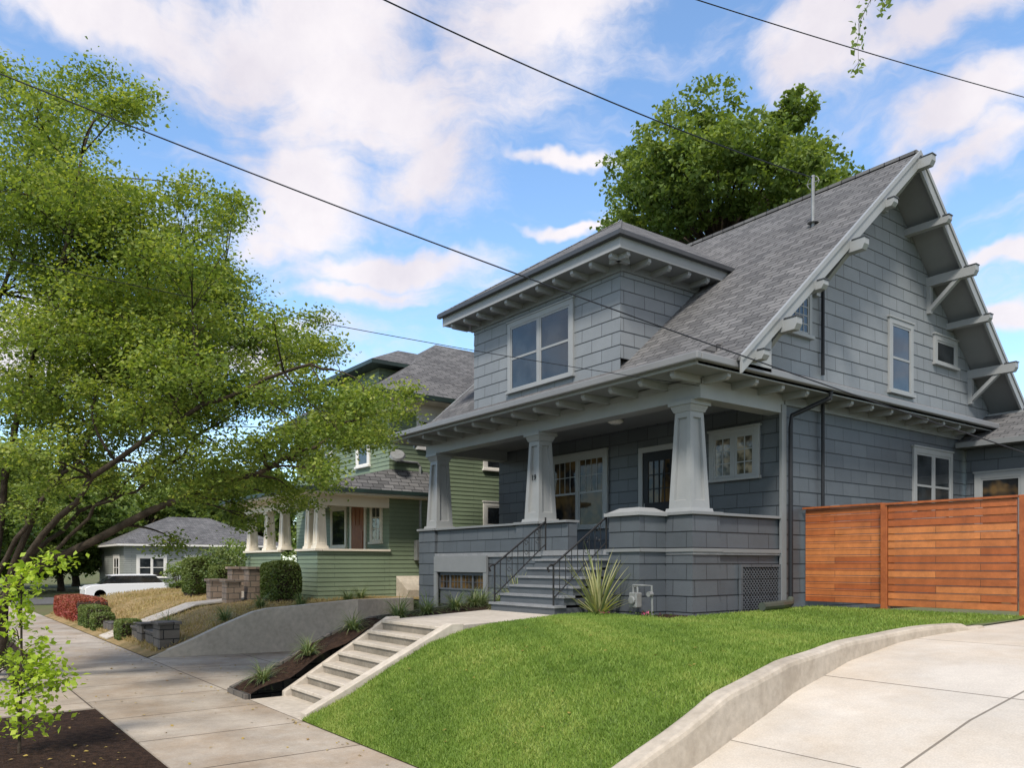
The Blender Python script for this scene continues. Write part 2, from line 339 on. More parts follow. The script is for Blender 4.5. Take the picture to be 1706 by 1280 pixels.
tn=.46+.12*np.sin(P[:,0]*2.1+np.sin(P[:,1]*1.7)*2)+.12*np.sin(P[:,1]*3.3+P[:,0]*1.3)+.14*np.sin(P[:,0]*9+P[:,1]*6.)*np.sin(P[:,1]*8-P[:,0]*3)
blades('lawn_grass',P,.038,.013,'blade',tn,kind='stuff',label='short green lawn grass')
P=np.stack([rng.uniform(-34,-17.8,20000),4+rng.uniform(0,1,20000)**1.2*6.4],1); ok=P[:,0]<np.array([dl(q)-.25 for q in P[:,1]]); P=P[ok]
P=np.concatenate([P,np.interp(P[:,1],ny,nz)[:,None]],1)
blades('dry_grass',P,.08,.025,'dryb',kind='stuff',label='dry brown neighbouring lawn grass')
Q=[]
for i in range(330):
    r=random.random()
    if r<.45: x=random.uniform(-24,-6); y=random.choice((random.uniform(1.95,3.75),3.72-abs(random.gauss(0,.1)))); z=-1.922
    elif r<.6: x=random.uniform(-17.3,-12.3); y=random.uniform(3.9,6); z=-1.925-.02*(y-3.8)
    elif r<.8: x=random.uniform(-9.2,-5); y=random.uniform(4,9); z=float(lawnz(x,y))+.03
    else: x=random.uniform(-11.8,-8); y=random.uniform(.3,1.9); z=-1.935
    Q.append((x,y,z))
leafobj('fallen_leaves',Q,.045,'fall',None,(0,0,0),up=4,kind='stuff',label='scattered yellow fallen leaves on paving and lawn')
# ================================================================ MAIN HOUSE
H=thing('house','grey-blue craftsman house with porch, dormer and steep gable roof','house',(-13.6,14,-.9))
C=.28
def window(par,F,u0,u1,z0,z1,kind='dh',cols=1,rows=1,cas=.11,trim='trim',sash='trim',glass='glass',n0=.0,label=None):
    mb=MB(); B=mb.lbox
    B(F,u0,u0+cas,n0,n0+.055,z0,z1); B(F,u1-cas,u1,n0,n0+.055,z0,z1); B(F,u0+cas,u1-cas,n0,n0+.055,z1-cas,z1)
    B(F,u0-.03,u1+.03,n0,n0+.075,z1,z1+.04)
    o=mb.obj('window',trim,par,bevel=.004)
    if label: o['label']=label
    MB().lbox(F,u0-.03,u1+.03,n0,n0+.10,z0-.01,z0+.055).obj('sill',trim,o,bevel=.006)
    a,b,c,d=u0+cas,u1-cas,z0+.055,z1-cas; fr=MB(); gl=MB(); sp=[]
    nw=2 if kind in('dh2','case2') else 1; wd=(b-a)/nw
    for i in range(nw):
        p=a+wd*i+(.04 if i else 0); q=a+wd*(i+1)-(.04 if i<nw-1 else 0)
        if i: fr.lbox(F,p-.08,p,n0,n0+.05,c,d)
        s=.045
        fr.lbox(F,p,p+s,n0,n0+.042,c,d); fr.lbox(F,q-s,q,n0,n0+.042,c,d); fr.lbox(F,p+s,q-s,n0,n0+.042,c,c+s*1.3); fr.lbox(F,p+s,q-s,n0,n0+.042,d-s,d)
        if kind.startswith('dh'):
            m=(c+d)/2; fr.lbox(F,p+s,q-s,n0,n0+.046,m-.025,m+.025)
            if rows>1:
                fr_h=d-s-m-.025
                for k in range(1,cols): uu=p+s+(q-p-2*s)*k/cols; fr.lbox(F,uu-.009,uu+.009,n0,n0+.04,m+.025,d-s)
                for k in range(1,rows): zz=m+.025+fr_h*k/rows; fr.lbox(F,p+s,q-s,n0,n0+.039,zz-.009,zz+.009)
        else:
            for k in range(1,cols): uu=p+s+(q-p-2*s)*k/cols; fr.lbox(F,uu-.011,uu+.011,n0,n0+.04,c+s,d-s)
            for k in range(1,rows): zz=c+s+(d-c-2*s)*k/rows; fr.lbox(F,p+s,q-s,n0,n0+.039,zz-.011,zz+.011)
        gl.lbox(F,p+s*.5,q-s*.5,n0+.022,n0+.032,c+s*.5,d-s*.5)
    fr.obj('sash',sash,o); gl.obj('glass',glass,o)
    return o
rz=lambda y: 8.63-.877*abs(y-16.8)
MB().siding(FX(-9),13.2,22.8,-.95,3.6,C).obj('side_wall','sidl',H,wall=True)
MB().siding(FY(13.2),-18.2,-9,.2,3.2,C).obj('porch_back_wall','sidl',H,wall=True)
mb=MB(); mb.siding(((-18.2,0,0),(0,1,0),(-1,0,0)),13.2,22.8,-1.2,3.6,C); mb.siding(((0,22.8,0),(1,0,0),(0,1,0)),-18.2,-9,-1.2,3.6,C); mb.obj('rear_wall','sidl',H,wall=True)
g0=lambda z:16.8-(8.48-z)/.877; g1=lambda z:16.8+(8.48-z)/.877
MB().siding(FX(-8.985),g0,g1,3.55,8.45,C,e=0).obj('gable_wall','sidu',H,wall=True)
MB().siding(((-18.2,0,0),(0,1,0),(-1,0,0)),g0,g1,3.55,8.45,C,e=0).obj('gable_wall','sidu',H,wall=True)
mb=MB(); mb.box(-9,-8.955,13.2,22.8,3.02,3.2); mb.box(-9.02,-8.96,13.1,13.24,-.9,3.02); mb.obj('frieze_board','trimd',H)
RX0,RX1=-18.95,-8.22
mb=MB()
def slab(mb,pts,x0,x1,t,m):
    for (a,za),(b,zb) in zip(pts[:-1],pts[1:]):
        mb.hexa([(x0,a,za-t),(x1,a,za-t),(x1,b,zb-t),(x0,b,zb-t),(x0,a,za),(x1,a,za),(x1,b,zb),(x0,b,zb)],m)
slab(mb,[(10.84,rz(10.84)),(16.8,8.63)],RX0,RX1,.05,0); slab(mb,[(16.8,8.63),(22.65,rz(22.65))],RX0,RX1,.05,0)
mb.face([(RX0,9.95,3.36),(-8.35,9.95,3.36),(-9,10.82,3.68),(-9,11.47,3.955),(RX0,11.47,3.955)])
mb.face([(-8.35,9.95,3.36),(-8.35,21.0,3.36),(-9,21.0,3.68),(-9,10.82,3.68)])
mb.face([(RX0,23.65,3.36),(-8.35,23.65,3.36),(-8.35,22.13,3.955),(RX0,22.13,3.955)])
mb.face([(-9,10.8,3.66),(-8.99,11.6,3.66),(-8.99,11.6,4.0),(-9,11.47,3.955)])
mb.box(RX0,RX1,16.72,16.88,8.60,8.665)
R=mb.obj('roof','roof',H)
MB().prism([(-9,10.95,3.3),(-9,11.8,3.3),(-9,11.8,rz(11.8)-.06),(-9,10.95,rz(10.95)-.06)],(.72,0,0)).obj('rake_return','trim',H)
mb=MB(); slab(mb,[(10.95,rz(10.95)-.055),(16.8,8.575)],RX0+.02,RX1-.02,.05,0); slab(mb,[(16.8,8.575),(22.65,rz(22.65)-.055)],RX0+.02,RX1-.02,.05,0)
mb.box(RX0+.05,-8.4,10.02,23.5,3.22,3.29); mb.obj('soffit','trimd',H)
for x0 in (-8.235,RX0-.02):
  for sg in (-1,1):
    mb=MB(); a=16.8; b=16.8+sg*5.93; za=8.645; zb=rz(b)+.015
    mb.hexa([(x0,a,za-.34),(x0+.05,a,za-.34),(x0+.05,b,zb-.30),(x0,b,zb-.30),(x0,a,za),(x0+.05,a,za),(x0+.05,b,zb),(x0,b,zb)])
    mb.hexa([(x0+.05,a,za-.09),(x0+.075,a,za-.09),(x0+.075,b,zb-.09),(x0+.05,b,zb-.09),(x0+.05,a,za+.01),(x0+.075,a,za+.01),(x0+.075,b,zb+.01),(x0+.05,b,zb+.01)])
    mb.obj('bargeboard','trim',H)
for off,big in ((0,1),(-1.3,0),(-2.6,1),(-3.75,0),(-4.75,1),(-5.5,0),(1.0,0),(2.0,1),(3.0,0),(4.1,1),(5.2,0)):
    y=16.8+off; z=rz(y)-.13-.07*abs(math.copysign(1,off) if off else 0); w=.08; hh=.21 if big else .15
    zt=z-.05; mb=MB(); x1=-7.90 if big else -8.02
    mb.prism([(-9,y-w,zt),(-9,y-w,zt-hh),(x1-.05,y-w,zt-hh),(x1,y-w,zt-hh*.55),(x1,y-w,zt)],(0,2*w,0))
    mb.box(-8.155,x1+.015,y-w-.012,y+w+.012,zt+.001,zt+.022,1)
    if big:
        zz=zt-hh; mb.box(-8.99,-8.89,y-w*.8,y+w*.8,zz-.62,zz)
        mb.prism([(-8.89,y-w*.7,zz-.56),(-8.89,y-w*.7,zz-.44),(-8.40,y-w*.7,zz),(-8.27,y-w*.7,zz)],(0,w*1.4,0))
    mb.obj('bracket',['trim','gutd'],H,bevel=.003)
def gutter(name,x0,x1,y0,y1,z,par=H):
    return MB().box(x0,x1,y0,y1,z-.13,z).obj(name,'gut',par,bevel=.02)
gutter('gutter',RX0,-8.28,9.86,9.97,3.38); gutter('gutter',-8.39,-8.28,9.975,20.9,3.38)
MB().box(RX0,-8.4,9.98,10.02,3.2,3.36).obj('fascia','trim',H); MB().box(-8.44,-8.4,10.03,20.9,3.2,3.36).obj('fascia','trim',H)
def tails(par,pos,F0,z,length,w=.045,h=.12):
    for (x,y,ax) in pos:
        if ax=='y': poly=[(x-w,y,z),(x-w,y,z-h*.65),(x-w,y+.05,z-h),(x-w,y+length,z-h),(x-w,y+length,z)]; vec=(2*w,0,0)
        else: poly=[(x,y-w,z),(x,y-w,z-h*.65),(x-.05,y-w,z-h),(x-length,y-w,z-h),(x-length,y-w,z)]; vec=(0,2*w,0)
        MB().prism(poly,vec).obj('rafter_tail','trim',par)
tails(H,[(-9.0-.74*i,10.08,'y') for i in range(13)],None,3.22,.7)
tails(H,[(-8.47,10.9+.76*i,'x') for i in range(13)],None,3.22,.52)
# porch
mb=MB(); mb.box(-18.2,-8.99,10.6,13.18,.16,.26); mb.box(-12.3,-10.36,9.93,10.6,.16,.262); mb.obj('porch_floor','tread',H)
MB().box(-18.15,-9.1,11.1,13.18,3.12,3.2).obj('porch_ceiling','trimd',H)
mb=MB(); mb.box(-18.15,-8.98,10.78,11.12,2.86,3.21); mb.box(-9.32,-8.981,11.12,13.19,2.86,3.21); mb.box(-18.15,-17.8,11.12,13.19,2.86,3.21)
mb.box(-18.17,-8.955,10.755,10.78,3.1,3.2); mb.obj('porch_beam','trim',H)
def frus(mb,cx_,cy_,z0,z1,w0,w1,ins=None):
    q=[]; 
    for z,w in ((z0,w0),(z1,w1)): q.append([Vector((cx_+sx*w/2,cy_+sy*w/2,z)) for sx,sy in((-1,-1),(1,-1),(1,1),(-1,1))])
    if ins is None: mb.hexa(q[0]+q[1]); return
    for k in range(4):
        a,b,c,d=q[0][k],q[0][(k+1)%4],q[1][(k+1)%4],q[1][k]
        nrm=(b-a).cross(d-a).normalized()
        def L(u,v): return (a*(1-u)+b*u)*(1-v)+(d*(1-u)+c*u)*v
        i=.22; o_=[a,b,c,d]; p=[L(i,.08),L(1-i,.08),L(1-i,.94),L(i,.94)]; r=[x-nrm*ins for x in [L(i+.015,.09),L(1-i-.015,.09),L(1-i-.015,.935),L(i+.015,.935)]]
        for j in range(4): mb.face([o_[j],o_[(j+1)%4],p[(j+1)%4],p[j]]); mb.face([p[j],p[(j+1)%4],r[(j+1)%4],r[j]])
        mb.face(r)
for x in (-9.4,-13.6,-17.8):
    mb=MB(); y=10.98
    frus(mb,x,y,.91,.98,.60,.57); frus(mb,x,y,.98,2.68,.50,.35,.05); frus(mb,x,y,2.68,2.73,.39,.42); frus(mb,x,y,2.73,2.79,.43,.47); frus(mb,x,y,2.79,2.86,.53,.53)
    mb.obj('porch_column','trim',H)
cu=bpy.data.curves.new('house_number','FONT'); cu.body='19'; cu.size=.17; cu.extrude=.006; cu.align_x='CENTER'
to=bpy.data.objects.new('tmp',cu); COL.objects.link(to); dg=bpy.context.evaluated_depsgraph_get(); dg.update()
me=bpy.data.meshes.new_from_object(to.evaluated_get(dg)); bpy.data.objects.remove(to)
me.materials.clear(); me.materials.append(M['dark'])
o=bpy.data.objects.new('house_number',me); COL.objects.link(o); o.parent=H; o.rotation_euler=(math.radians(90-2.5),0,0); o.location=Vector((-13.6,10.79,1.83))-BASE[H.name]
# piers and knee walls
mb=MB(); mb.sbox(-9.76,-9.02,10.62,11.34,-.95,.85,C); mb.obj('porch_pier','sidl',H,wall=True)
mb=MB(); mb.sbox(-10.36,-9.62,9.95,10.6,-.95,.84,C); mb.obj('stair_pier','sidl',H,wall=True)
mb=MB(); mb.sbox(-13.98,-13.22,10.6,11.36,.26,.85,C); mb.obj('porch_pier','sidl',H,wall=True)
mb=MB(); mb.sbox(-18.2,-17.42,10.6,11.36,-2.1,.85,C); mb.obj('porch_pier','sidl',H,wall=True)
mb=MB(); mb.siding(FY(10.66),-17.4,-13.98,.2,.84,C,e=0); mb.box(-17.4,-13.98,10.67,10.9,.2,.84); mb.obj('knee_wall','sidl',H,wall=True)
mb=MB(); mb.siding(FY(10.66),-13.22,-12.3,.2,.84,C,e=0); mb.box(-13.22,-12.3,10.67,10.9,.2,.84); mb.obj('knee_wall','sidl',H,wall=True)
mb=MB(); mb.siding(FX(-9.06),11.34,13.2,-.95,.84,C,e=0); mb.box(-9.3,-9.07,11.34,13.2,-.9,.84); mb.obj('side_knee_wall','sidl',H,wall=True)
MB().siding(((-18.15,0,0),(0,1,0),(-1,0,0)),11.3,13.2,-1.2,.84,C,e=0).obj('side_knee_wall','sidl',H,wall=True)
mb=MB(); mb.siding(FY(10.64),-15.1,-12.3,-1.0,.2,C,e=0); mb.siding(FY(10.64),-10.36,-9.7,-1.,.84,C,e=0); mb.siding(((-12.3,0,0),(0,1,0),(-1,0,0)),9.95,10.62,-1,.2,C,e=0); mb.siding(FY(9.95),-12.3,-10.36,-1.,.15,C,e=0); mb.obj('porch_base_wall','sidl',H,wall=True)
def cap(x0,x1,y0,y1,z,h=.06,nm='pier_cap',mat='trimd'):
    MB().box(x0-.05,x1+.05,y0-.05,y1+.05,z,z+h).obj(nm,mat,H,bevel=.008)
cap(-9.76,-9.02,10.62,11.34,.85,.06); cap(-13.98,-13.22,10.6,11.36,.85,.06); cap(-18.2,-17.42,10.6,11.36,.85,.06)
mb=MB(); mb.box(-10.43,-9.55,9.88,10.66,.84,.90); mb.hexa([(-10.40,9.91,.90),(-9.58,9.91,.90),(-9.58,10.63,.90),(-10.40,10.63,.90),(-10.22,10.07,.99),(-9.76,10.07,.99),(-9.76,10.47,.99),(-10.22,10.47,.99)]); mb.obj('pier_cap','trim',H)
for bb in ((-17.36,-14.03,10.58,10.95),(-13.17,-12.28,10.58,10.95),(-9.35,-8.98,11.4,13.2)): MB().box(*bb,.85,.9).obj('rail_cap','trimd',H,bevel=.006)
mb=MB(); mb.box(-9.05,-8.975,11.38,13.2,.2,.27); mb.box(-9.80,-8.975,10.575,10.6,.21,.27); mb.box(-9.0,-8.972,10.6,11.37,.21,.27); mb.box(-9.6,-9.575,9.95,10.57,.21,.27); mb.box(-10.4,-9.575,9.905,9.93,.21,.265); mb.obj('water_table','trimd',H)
# lattice vent
mb=MB(); y0,y1,z0,z1=11.95,13.05,-.86,-.06; x=-9.035
mb.box(x,x+.012,y0,y1,z0,z1,1)
for a,b,c,d in ((y0-.05,y1+.05,z1,z1+.05),(y0-.05,y0,z0,z1),(y1,y1+.05,z0,z1)): mb.box(x,x+.05,a,b,c,d,2)
def clipseg(p,q):
    t0,t1=0,1; dx,dz=q[0]-p[0],q[1]-p[1]
    for pp,qq in ((-dx,p[0]-y0),(dx,y1-p[0]),(-dz,p[1]-z0),(dz,z1-p[1])):
        if abs(pp)<1e-9:
            if qq<0: return None
        else:
            r=qq/pp
            if pp<0: t0=max(t0,r)
            else: t1=min(t1,r)
    return None if t0>=t1 else ((p[0]+dx*t0,p[1]+dz*t0),(p[0]+dx*t1,p[1]+dz*t1))
for sg in (1,-1):
    for k in range(-14,32):
        s_=y0+k*.085; p=(s_,z0) if sg>0 else (s_,z1); q=(s_+2,z0+2) if sg>0 else (s_+2,z1-2)
        c=clipseg(p,q)
        if c:
            (a,b),(d,e)=c; off=.018 if sg>0 else .026; w=.014
            mb.hexa([(x+off,a-w,b),(x+off+.008,a-w,b),(x+off+.008,a+w,b),(x+off,a+w,b),(x+off,d-w,e),(x+off+.008,d-w,e),(x+off+.008,d+w,e),(x+off,d+w,e)],2)
mb.obj('lattice_vent',['trimd','dark','sidl'],H)
# garage
mb=MB(); F=FY(10.62); mb.lbox(F,-17.4,-15.08,0,.06,-.2,.19); mb.lbox(F,-17.42,-17.28,0,.05,-2.1,-.2); mb.lbox(F,-15.22,-15.08,0,.05,-2.1,-.2); mb.obj('garage_surround','trimd',H)
mb=MB(); mb.lbox(F,-17.28,-15.22,-.1,-.06,-2.1,-.2); 
for k in range(1,4):
    for j in range(4): mb.lbox(F,-17.24+.5*j,-16.80+.5*j,-.06,-.045,-.60-.42*k,-.27-.42*k)
g=mb.obj('garage_door','riser',H)
mb=MB(); fr=MB()
for k in range(4):
    u=-17.24+k*.5; mb.lbox(F,u,u+.44,-.058,-.052,-.6,-.28)
    for j in (1,2): fr.lbox(F,u+.147*j-.005,u+.147*j+.005,-.052,-.04,-.6,-.28)
    fr.lbox(F,u-.04,u,-.052,-.03,-.64,-.24); fr.lbox(F,u+.44,u+.46,-.052,-.03,-.64,-.24)
    fr.lbox(F,u,u+.44,-.052,-.031,-.28,-.24); fr.lbox(F,u,u+.44,-.052,-.031,-.64,-.6); fr.lbox(F,u,u+.44,-.052,-.04,-.446,-.436)
mb.obj('garage_window','glassp',g); fr.obj('garage_window_frame','riser',g)
# porch steps
mb=MB()
for k in range(6):
    y=8.7+.21*k; z=-.88+.163*(k+1); mb.box(-12.25,-10.4,y,9.96,-.95 if k==0 else z-.163,z-.045,1); mb.box(-12.3,-10.36,y-.03,y+.23,z-.04,z,0)
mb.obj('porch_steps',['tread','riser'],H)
for x in (-12.2,-10.47):
    mb=MB(); yb,yt=8.74,9.98; zb,zt=-.02,.84; gb,gt=-.72,.26
    mb.tube([(x,yb,gb),(x,yb,zb)],.018,6); mb.tube([(x,yt,gt),(x,yt,zt+.08)],.018,6)
    pts=[(x,yb-.1,zb-.12),(x,yb-.13,zb-.05),(x,yb-.07,zb),(x,yb,zb)]+[(x,yb+(yt-yb)*t,zb+(zt-zb)*t) for t in (.25,.5,.75,1)]
    mb.tube(pts,.02,6); mb.tube([(x,yb,gb+.13),(x,yt,gt+.13)],.012,6)
    for k in range(1,9):
        t=k/9; y=yb+(yt-yb)*t; mb.tube([(x,y,gb+.13+(gt-gb)*t),(x,y,zb+(zt-zb)*t)],.008,5)
    for k in (2,5,7):
        t=(k+.5)/9; y=yb+(yt-yb)*t; z=gb+.44+(gt-gb)*t
        for s1 in(1,-1):
            mb.tube([(x,y+.05*math.cos(a)*(1-a/14)*1,z+s1*(.09+.05*math.sin(a)*(1-a/14))) for a in np.arange(0,7.5,.5)],.006,4)
    mb.obj('handrail','iron',H)
# porch door and windows
F=FY(13.18)
mb=MB(); 
for a,b,c,d in ((-12.72,-12.6,.26,2.62),(-11.58,-11.46,.26,2.62),(-12.6,-11.58,2.5,2.62)): mb.lbox(F,a,b,0,.06,c,d)
dd=mb.obj('door','trim',H)
mb=MB(); mb.lbox(F,-12.6,-11.58,.0,.035,.26,2.5); mb.obj('door_leaf','dark',dd)
mb=MB(); mb.lbox(F,-12.42,-11.76,.035,.04,1.35,2.3); mb.obj('glass','glassp',dd)
mb=MB()
for k in range(5): mb.lbox(F,-12.43+.165*k-.012,-12.43+.165*k+.012,.04,.055,1.35,2.3)
for k in range(4): mb.lbox(F,-12.43,-11.76,.04,.054,1.35+.316*k-.012,1.35+.316*k+.012)
mb.lbox(F,-12.4,-11.8,.035,.05,.5,1.15); mb.obj('muntin','dark',dd)
MB().tube([(-12.5,13.14,1.2),(-12.5,13.08,1.2),(-12.5,13.08,1.35)],.012,6).obj('handle','metal',dd)
window(H,F,-15.86,-13.75,.85,2.72,'dh2',4,2,.12,glass='glassp')
window(H,F,-10.72,-9.5,1.68,2.7,'case2',2,3,.12,glass='glass2',label='small paned porch window with room light painted on the glass')
mb=MB(); mb.tube([(-12.3,12.0,3.12),(-12.3,12.0,3.08)],.07,16); mb.obj('porch_lamp','metal',H); 
MB().tube([(-12.3,12.0,3.08),(-12.3,12.0,3.04),(-12.3,12.0,3.0)],[.16,.17,.10],20).obj('lamp_shade','lamp',H)
F=FX(-8.985)
window(H,F,13.25,14.05,4.4,5.3,'grid',4,4,.09,label='small square leaded gable window')
window(H,F,17.0,18.05,3.75,5.4,'dh',cas=.12); window(H,F,19.05,20.2,4.68,5.38,'grid',cas=.12)
F=FX(-9); window(H,F,18.1,19.98,1.0,2.66,'dh2',cas=.12)
# dormer
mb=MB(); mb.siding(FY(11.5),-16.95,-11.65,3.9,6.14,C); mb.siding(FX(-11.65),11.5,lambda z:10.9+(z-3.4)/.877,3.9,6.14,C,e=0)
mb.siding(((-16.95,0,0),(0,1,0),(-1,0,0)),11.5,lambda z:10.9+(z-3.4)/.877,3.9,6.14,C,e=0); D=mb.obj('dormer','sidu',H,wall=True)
a,b,r1,r2=(-17.62,10.83,6.44),(-10.98,10.83,6.44),(-14.3,14.15,8.6),(-14.3,16.78,8.6)
mb=MB(); mb.face([a,b,r1]); mb.face([b,(-10.98,16.78,6.44),r2,r1]); mb.face([(-17.62,16.78,6.44),a,r1,r2]); mb.obj('dormer_roof','roof',D)
MB().tube([Vector(b)+Vector((0,0,.0)),r1],.03,5).obj('hip_cap','roof',D)
MB().tube([a,r1],.03,5).obj('hip_cap','roof',D)
mb=MB(); mb.box(-17.5,-11.1,10.95,14.2,6.14,6.2); mb.box(-17.02,-11.58,11.45,11.5,5.96,6.14); mb.box(-11.65,-11.6,11.5,13.9,5.98,6.139); mb.obj('dormer_soffit','trimd',D)
mb=MB(); mb.box(-17.54,-11.06,10.91,10.95,6.14,6.38); mb.box(-11.1,-11.06,10.95,14.2,6.14,6.38); mb.obj('dormer_fascia','trim',D)
MB().box(-17.65,-10.95,10.80,10.905,6.35,6.45).box(-11.055,-10.95,10.907,14.4,6.35,6.45).obj('dormer_gutter','gutd',D,bevel=.01)
tails(D,[(-17.2+.58*i,10.97,'y') for i in range(11)],None,6.14,.5,.045,.11); tails(D,[(-11.12,11.2+.6*i,'x') for i in range(5)],None,6.14,.5,.045,.11)
window(H,FY(11.5),-15.45,-13.06,4.1,5.8,'dh2',cas=.12,label='paired double-hung dormer window')
# rear addition
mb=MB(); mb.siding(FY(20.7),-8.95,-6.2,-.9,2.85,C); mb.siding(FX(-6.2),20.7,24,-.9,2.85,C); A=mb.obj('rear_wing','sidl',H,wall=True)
mb=MB(); mb.face([(-9.2,20.15,2.92),(-5.7,20.15,2.92),(-7.2,21.8,3.75),(-9.2,21.8,3.75)]); mb.face([(-5.7,20.15,2.92),(-5.7,24.2,2.92),(-7.2,24.2,3.75),(-7.2,21.8,3.75)]); mb.face([(-9.2,21.8,3.75),(-7.2,21.8,3.75),(-7.2,24.2,3.75),(-9.2,24.2,3.75)]); mb.obj('wing_roof','roof',A)
MB().box(-8.95,-5.7,20.12,20.2,2.8,2.92).box(-5.76,-5.66,20.2,24,2.8,2.92).box(-8.95,-5.76,20.2,24,2.84,2.9).obj('wing_gutter','trimd',A)
window(H,FY(20.7),-8.75,-7.6,.7,2.2,'dh',cas=.14,glass='glassp')
mb=MB(); mb.tube([(-8.35,13.75,3.26),(-8.36,13.74,3.12),(-8.9,13.32,2.82),(-8.91,13.3,2.6),(-8.91,13.3,-.72)],.045,8); mb.obj('downspout','dark',H)
MB().tube([(-8.92,14.4,6.0),(-8.92,14.4,3.75)],.035,8).obj('conduit','dark',H); MB().tube([(-8.92,14.4,3.2),(-8.92,14.4,.9)],.035,8).obj('conduit','dark',H)
mb=MB(); mb.tube([(-9.55,15.05,6.95),(-9.55,15.05,8.15)],.035,8); mb.tube([(-9.55,15.05,7.15),(-9.55,15.05,7.16)],[.12,.04],10); mb.tube([(-9.7,15.05,8.0),(-9.4,15.05,8.0)],.012,5)
mb.tube([(-9.55+.13*math.cos(t),15.05,8.0+.13*math.sin(t)) for t in np.arange(0,6.6,.5)],.008,4); mb.obj('service_mast','metal',H)
MB().box(-8.98,-8.82,14.75,15.25,.6,1.18).obj('meter_box','metal',H,bevel=.01)
MB().tube([(-8.91,13.3,-.66),(-8.86,13.2,-.74),(-8.7,12.9,-.74),(-8.45,12.3,-.73),(-8.4,11.7,-.74)],[.06,.075,.075,.075,.075],10).obj('drain_pipe','pipe',H)
# gas meter
G=thing('gas_meter','grey gas meter with pipes standing by porch pier','gas meter',(-9.45,9.75,-.88))
mb=MB(); mb.box(-9.54,-9.36,9.61,9.75,-.74,-.48); mb.tube([(-9.45,9.61,-.61),(-9.45,9.57,-.61)],.075,14); mb.obj('meter_body','metal',G,bevel=.02)
mb=MB(); mb.tube([(-9.50,9.68,-.48),(-9.50,9.68,-.36),(-9.3,9.68,-.36),(-9.1,9.7,-.36),(-9.1,9.72,-.9)],.018,7); mb.tube([(-9.4,9.68,-.48),(-9.4,9.68,-.40),(-9.62,9.8,-.40),(-9.62,9.9,-.40)],.018,7); mb.tube([(-9.1,9.7,-.5),(-9.1,9.62,-.5)],.045,12); mb.obj('meter_pipe','metal',G)
# ================================================================ FENCE
fe=thing('fence','horizontal-board stained cedar fence panel beside the house','fence',(-8,13.8,-.82))
mb=MB()
for k in range(14): z=-.72+k*.1267; mb.box(-8.92,-7.36,13.80,13.825,z,z+.118)
mb.obj('board','cedar',fe,bevel=.005); MB().box(-8.95,-7.36,13.74,13.9,1.055,1.09).obj('cap_rail','cedarp',fe)
ga=thing('gate','wide stained cedar driveway gate with horizontal boards','gate',(-6.2,13.7,-.82))
mb=MB()
for k in range(14): z=-.74+k*.1267; mb.box(-7.22,-5.18,13.68,13.705,z,z+.118)
mb.obj('board','cedar',ga,bevel=.005); MB().box(-7.25,-5.16,13.64,13.76,1.035,1.07).obj('cap_rail','cedarp',ga)
for xx in (-7.22,-5.27): MB().box(xx,xx+.09,13.705,13.75,-.74,1.03).obj('stile','cedarp',ga)
for x in (-7.29,-5.08):
    o=MB().box(x-.06,x+.06,13.66,13.78,-.9,1.07).obj('fence_post','cedarp',None,(x,13.72,-.85),bevel=.006); o['label']='square stained cedar fence post'; o['category']='fence post'; o['group']='cedar fence posts'
f2=thing('fence','return run of stained cedar fence past the gate','fence',(-3,13.7,-.82))
mb=MB()
for k in range(14): z=-.74+k*.1267; mb.box(-4.98,-.5,13.70,13.725,z,z+.12)
mb.obj('board','cedar',f2)
# ================================================================ GREEN NEIGHBOUR
Gh=thing('house','green lap-sided house with cream porch columns and grey hip roof','house',(-24,14,-1))
c=.125
mb=MB(); mb.siding(FY(11),-27.6,-20.6,-1.1,4.9,c,.012); mb.siding(FX(-20.6),11,21,-1.1,4.9,c,.012); mb.siding(((-27.6,0,0),(0,1,0),(-1,0,0)),11,21,-1.1,4.9,c,.012); mb.obj('wall','green',Gh,wall=True)
mb=MB(); e=.65; x0,x1,y0,y1,z=-27.6-e,-20.6+e,11-e,21+e,4.86
mb.face([(x0,y0,z),(x1,y0,z),(-24.1,14.7,7.75)]); mb.face([(x1,y0,z),(x1,y1,z),(-24.1,17.5,7.75),(-24.1,14.7,7.75)]); mb.face([(x0,y1,z),(x0,y0,z),(-24.1,14.7,7.75),(-24.1,17.5,7.75)]); mb.face([(x1,y1,z),(x0,y1,z),(-24.1,17.5,7.75)]); mb.obj('roof','roof',Gh)
mb=MB(); mb.box(x0,x1,y0,y1,z-.12,z-.02); mb.obj('eave','cream',Gh); MB().box(x1-.02,x1+.09,y0,y1,z-.1,z+.03).box(x0,x1+.09,y0-.1,y0-.01,z-.1,z+.03).obj('gutter','gtrim',Gh)
MB().box(-20.59,-20.55,11,21,4.45,4.74).box(-27.6,-20.55,10.95,10.99,4.45,4.74).obj('frieze_board','cream',Gh)
mb=MB(); mb.siding(FY(11.7),-25.6,-22.6,5.1,6.3,c,.012); mb.siding(FX(-22.6),11.7,14.5,5.1,6.3,c,.012); D=mb.obj('dormer','green',Gh,wall=True)
mb=MB(); a=(-26.1,11.2,6.32); b=(-22.1,11.2,6.32); mb.face([a,b,(-24.1,13.2,7.3)]); mb.face([b,(-22.1,15.5,6.32),(-24.1,15.5,7.3),(-24.1,13.2,7.3)]); mb.face([a,(-24.1,13.2,7.3),(-24.1,15.5,7.3),(-26.1,15.5,6.32)]); mb.obj('dormer_roof','roof',D)
MB().box(-26.1,-22.1,11.2,15,6.2,6.31).obj('dormer_eave','gtrim',D)
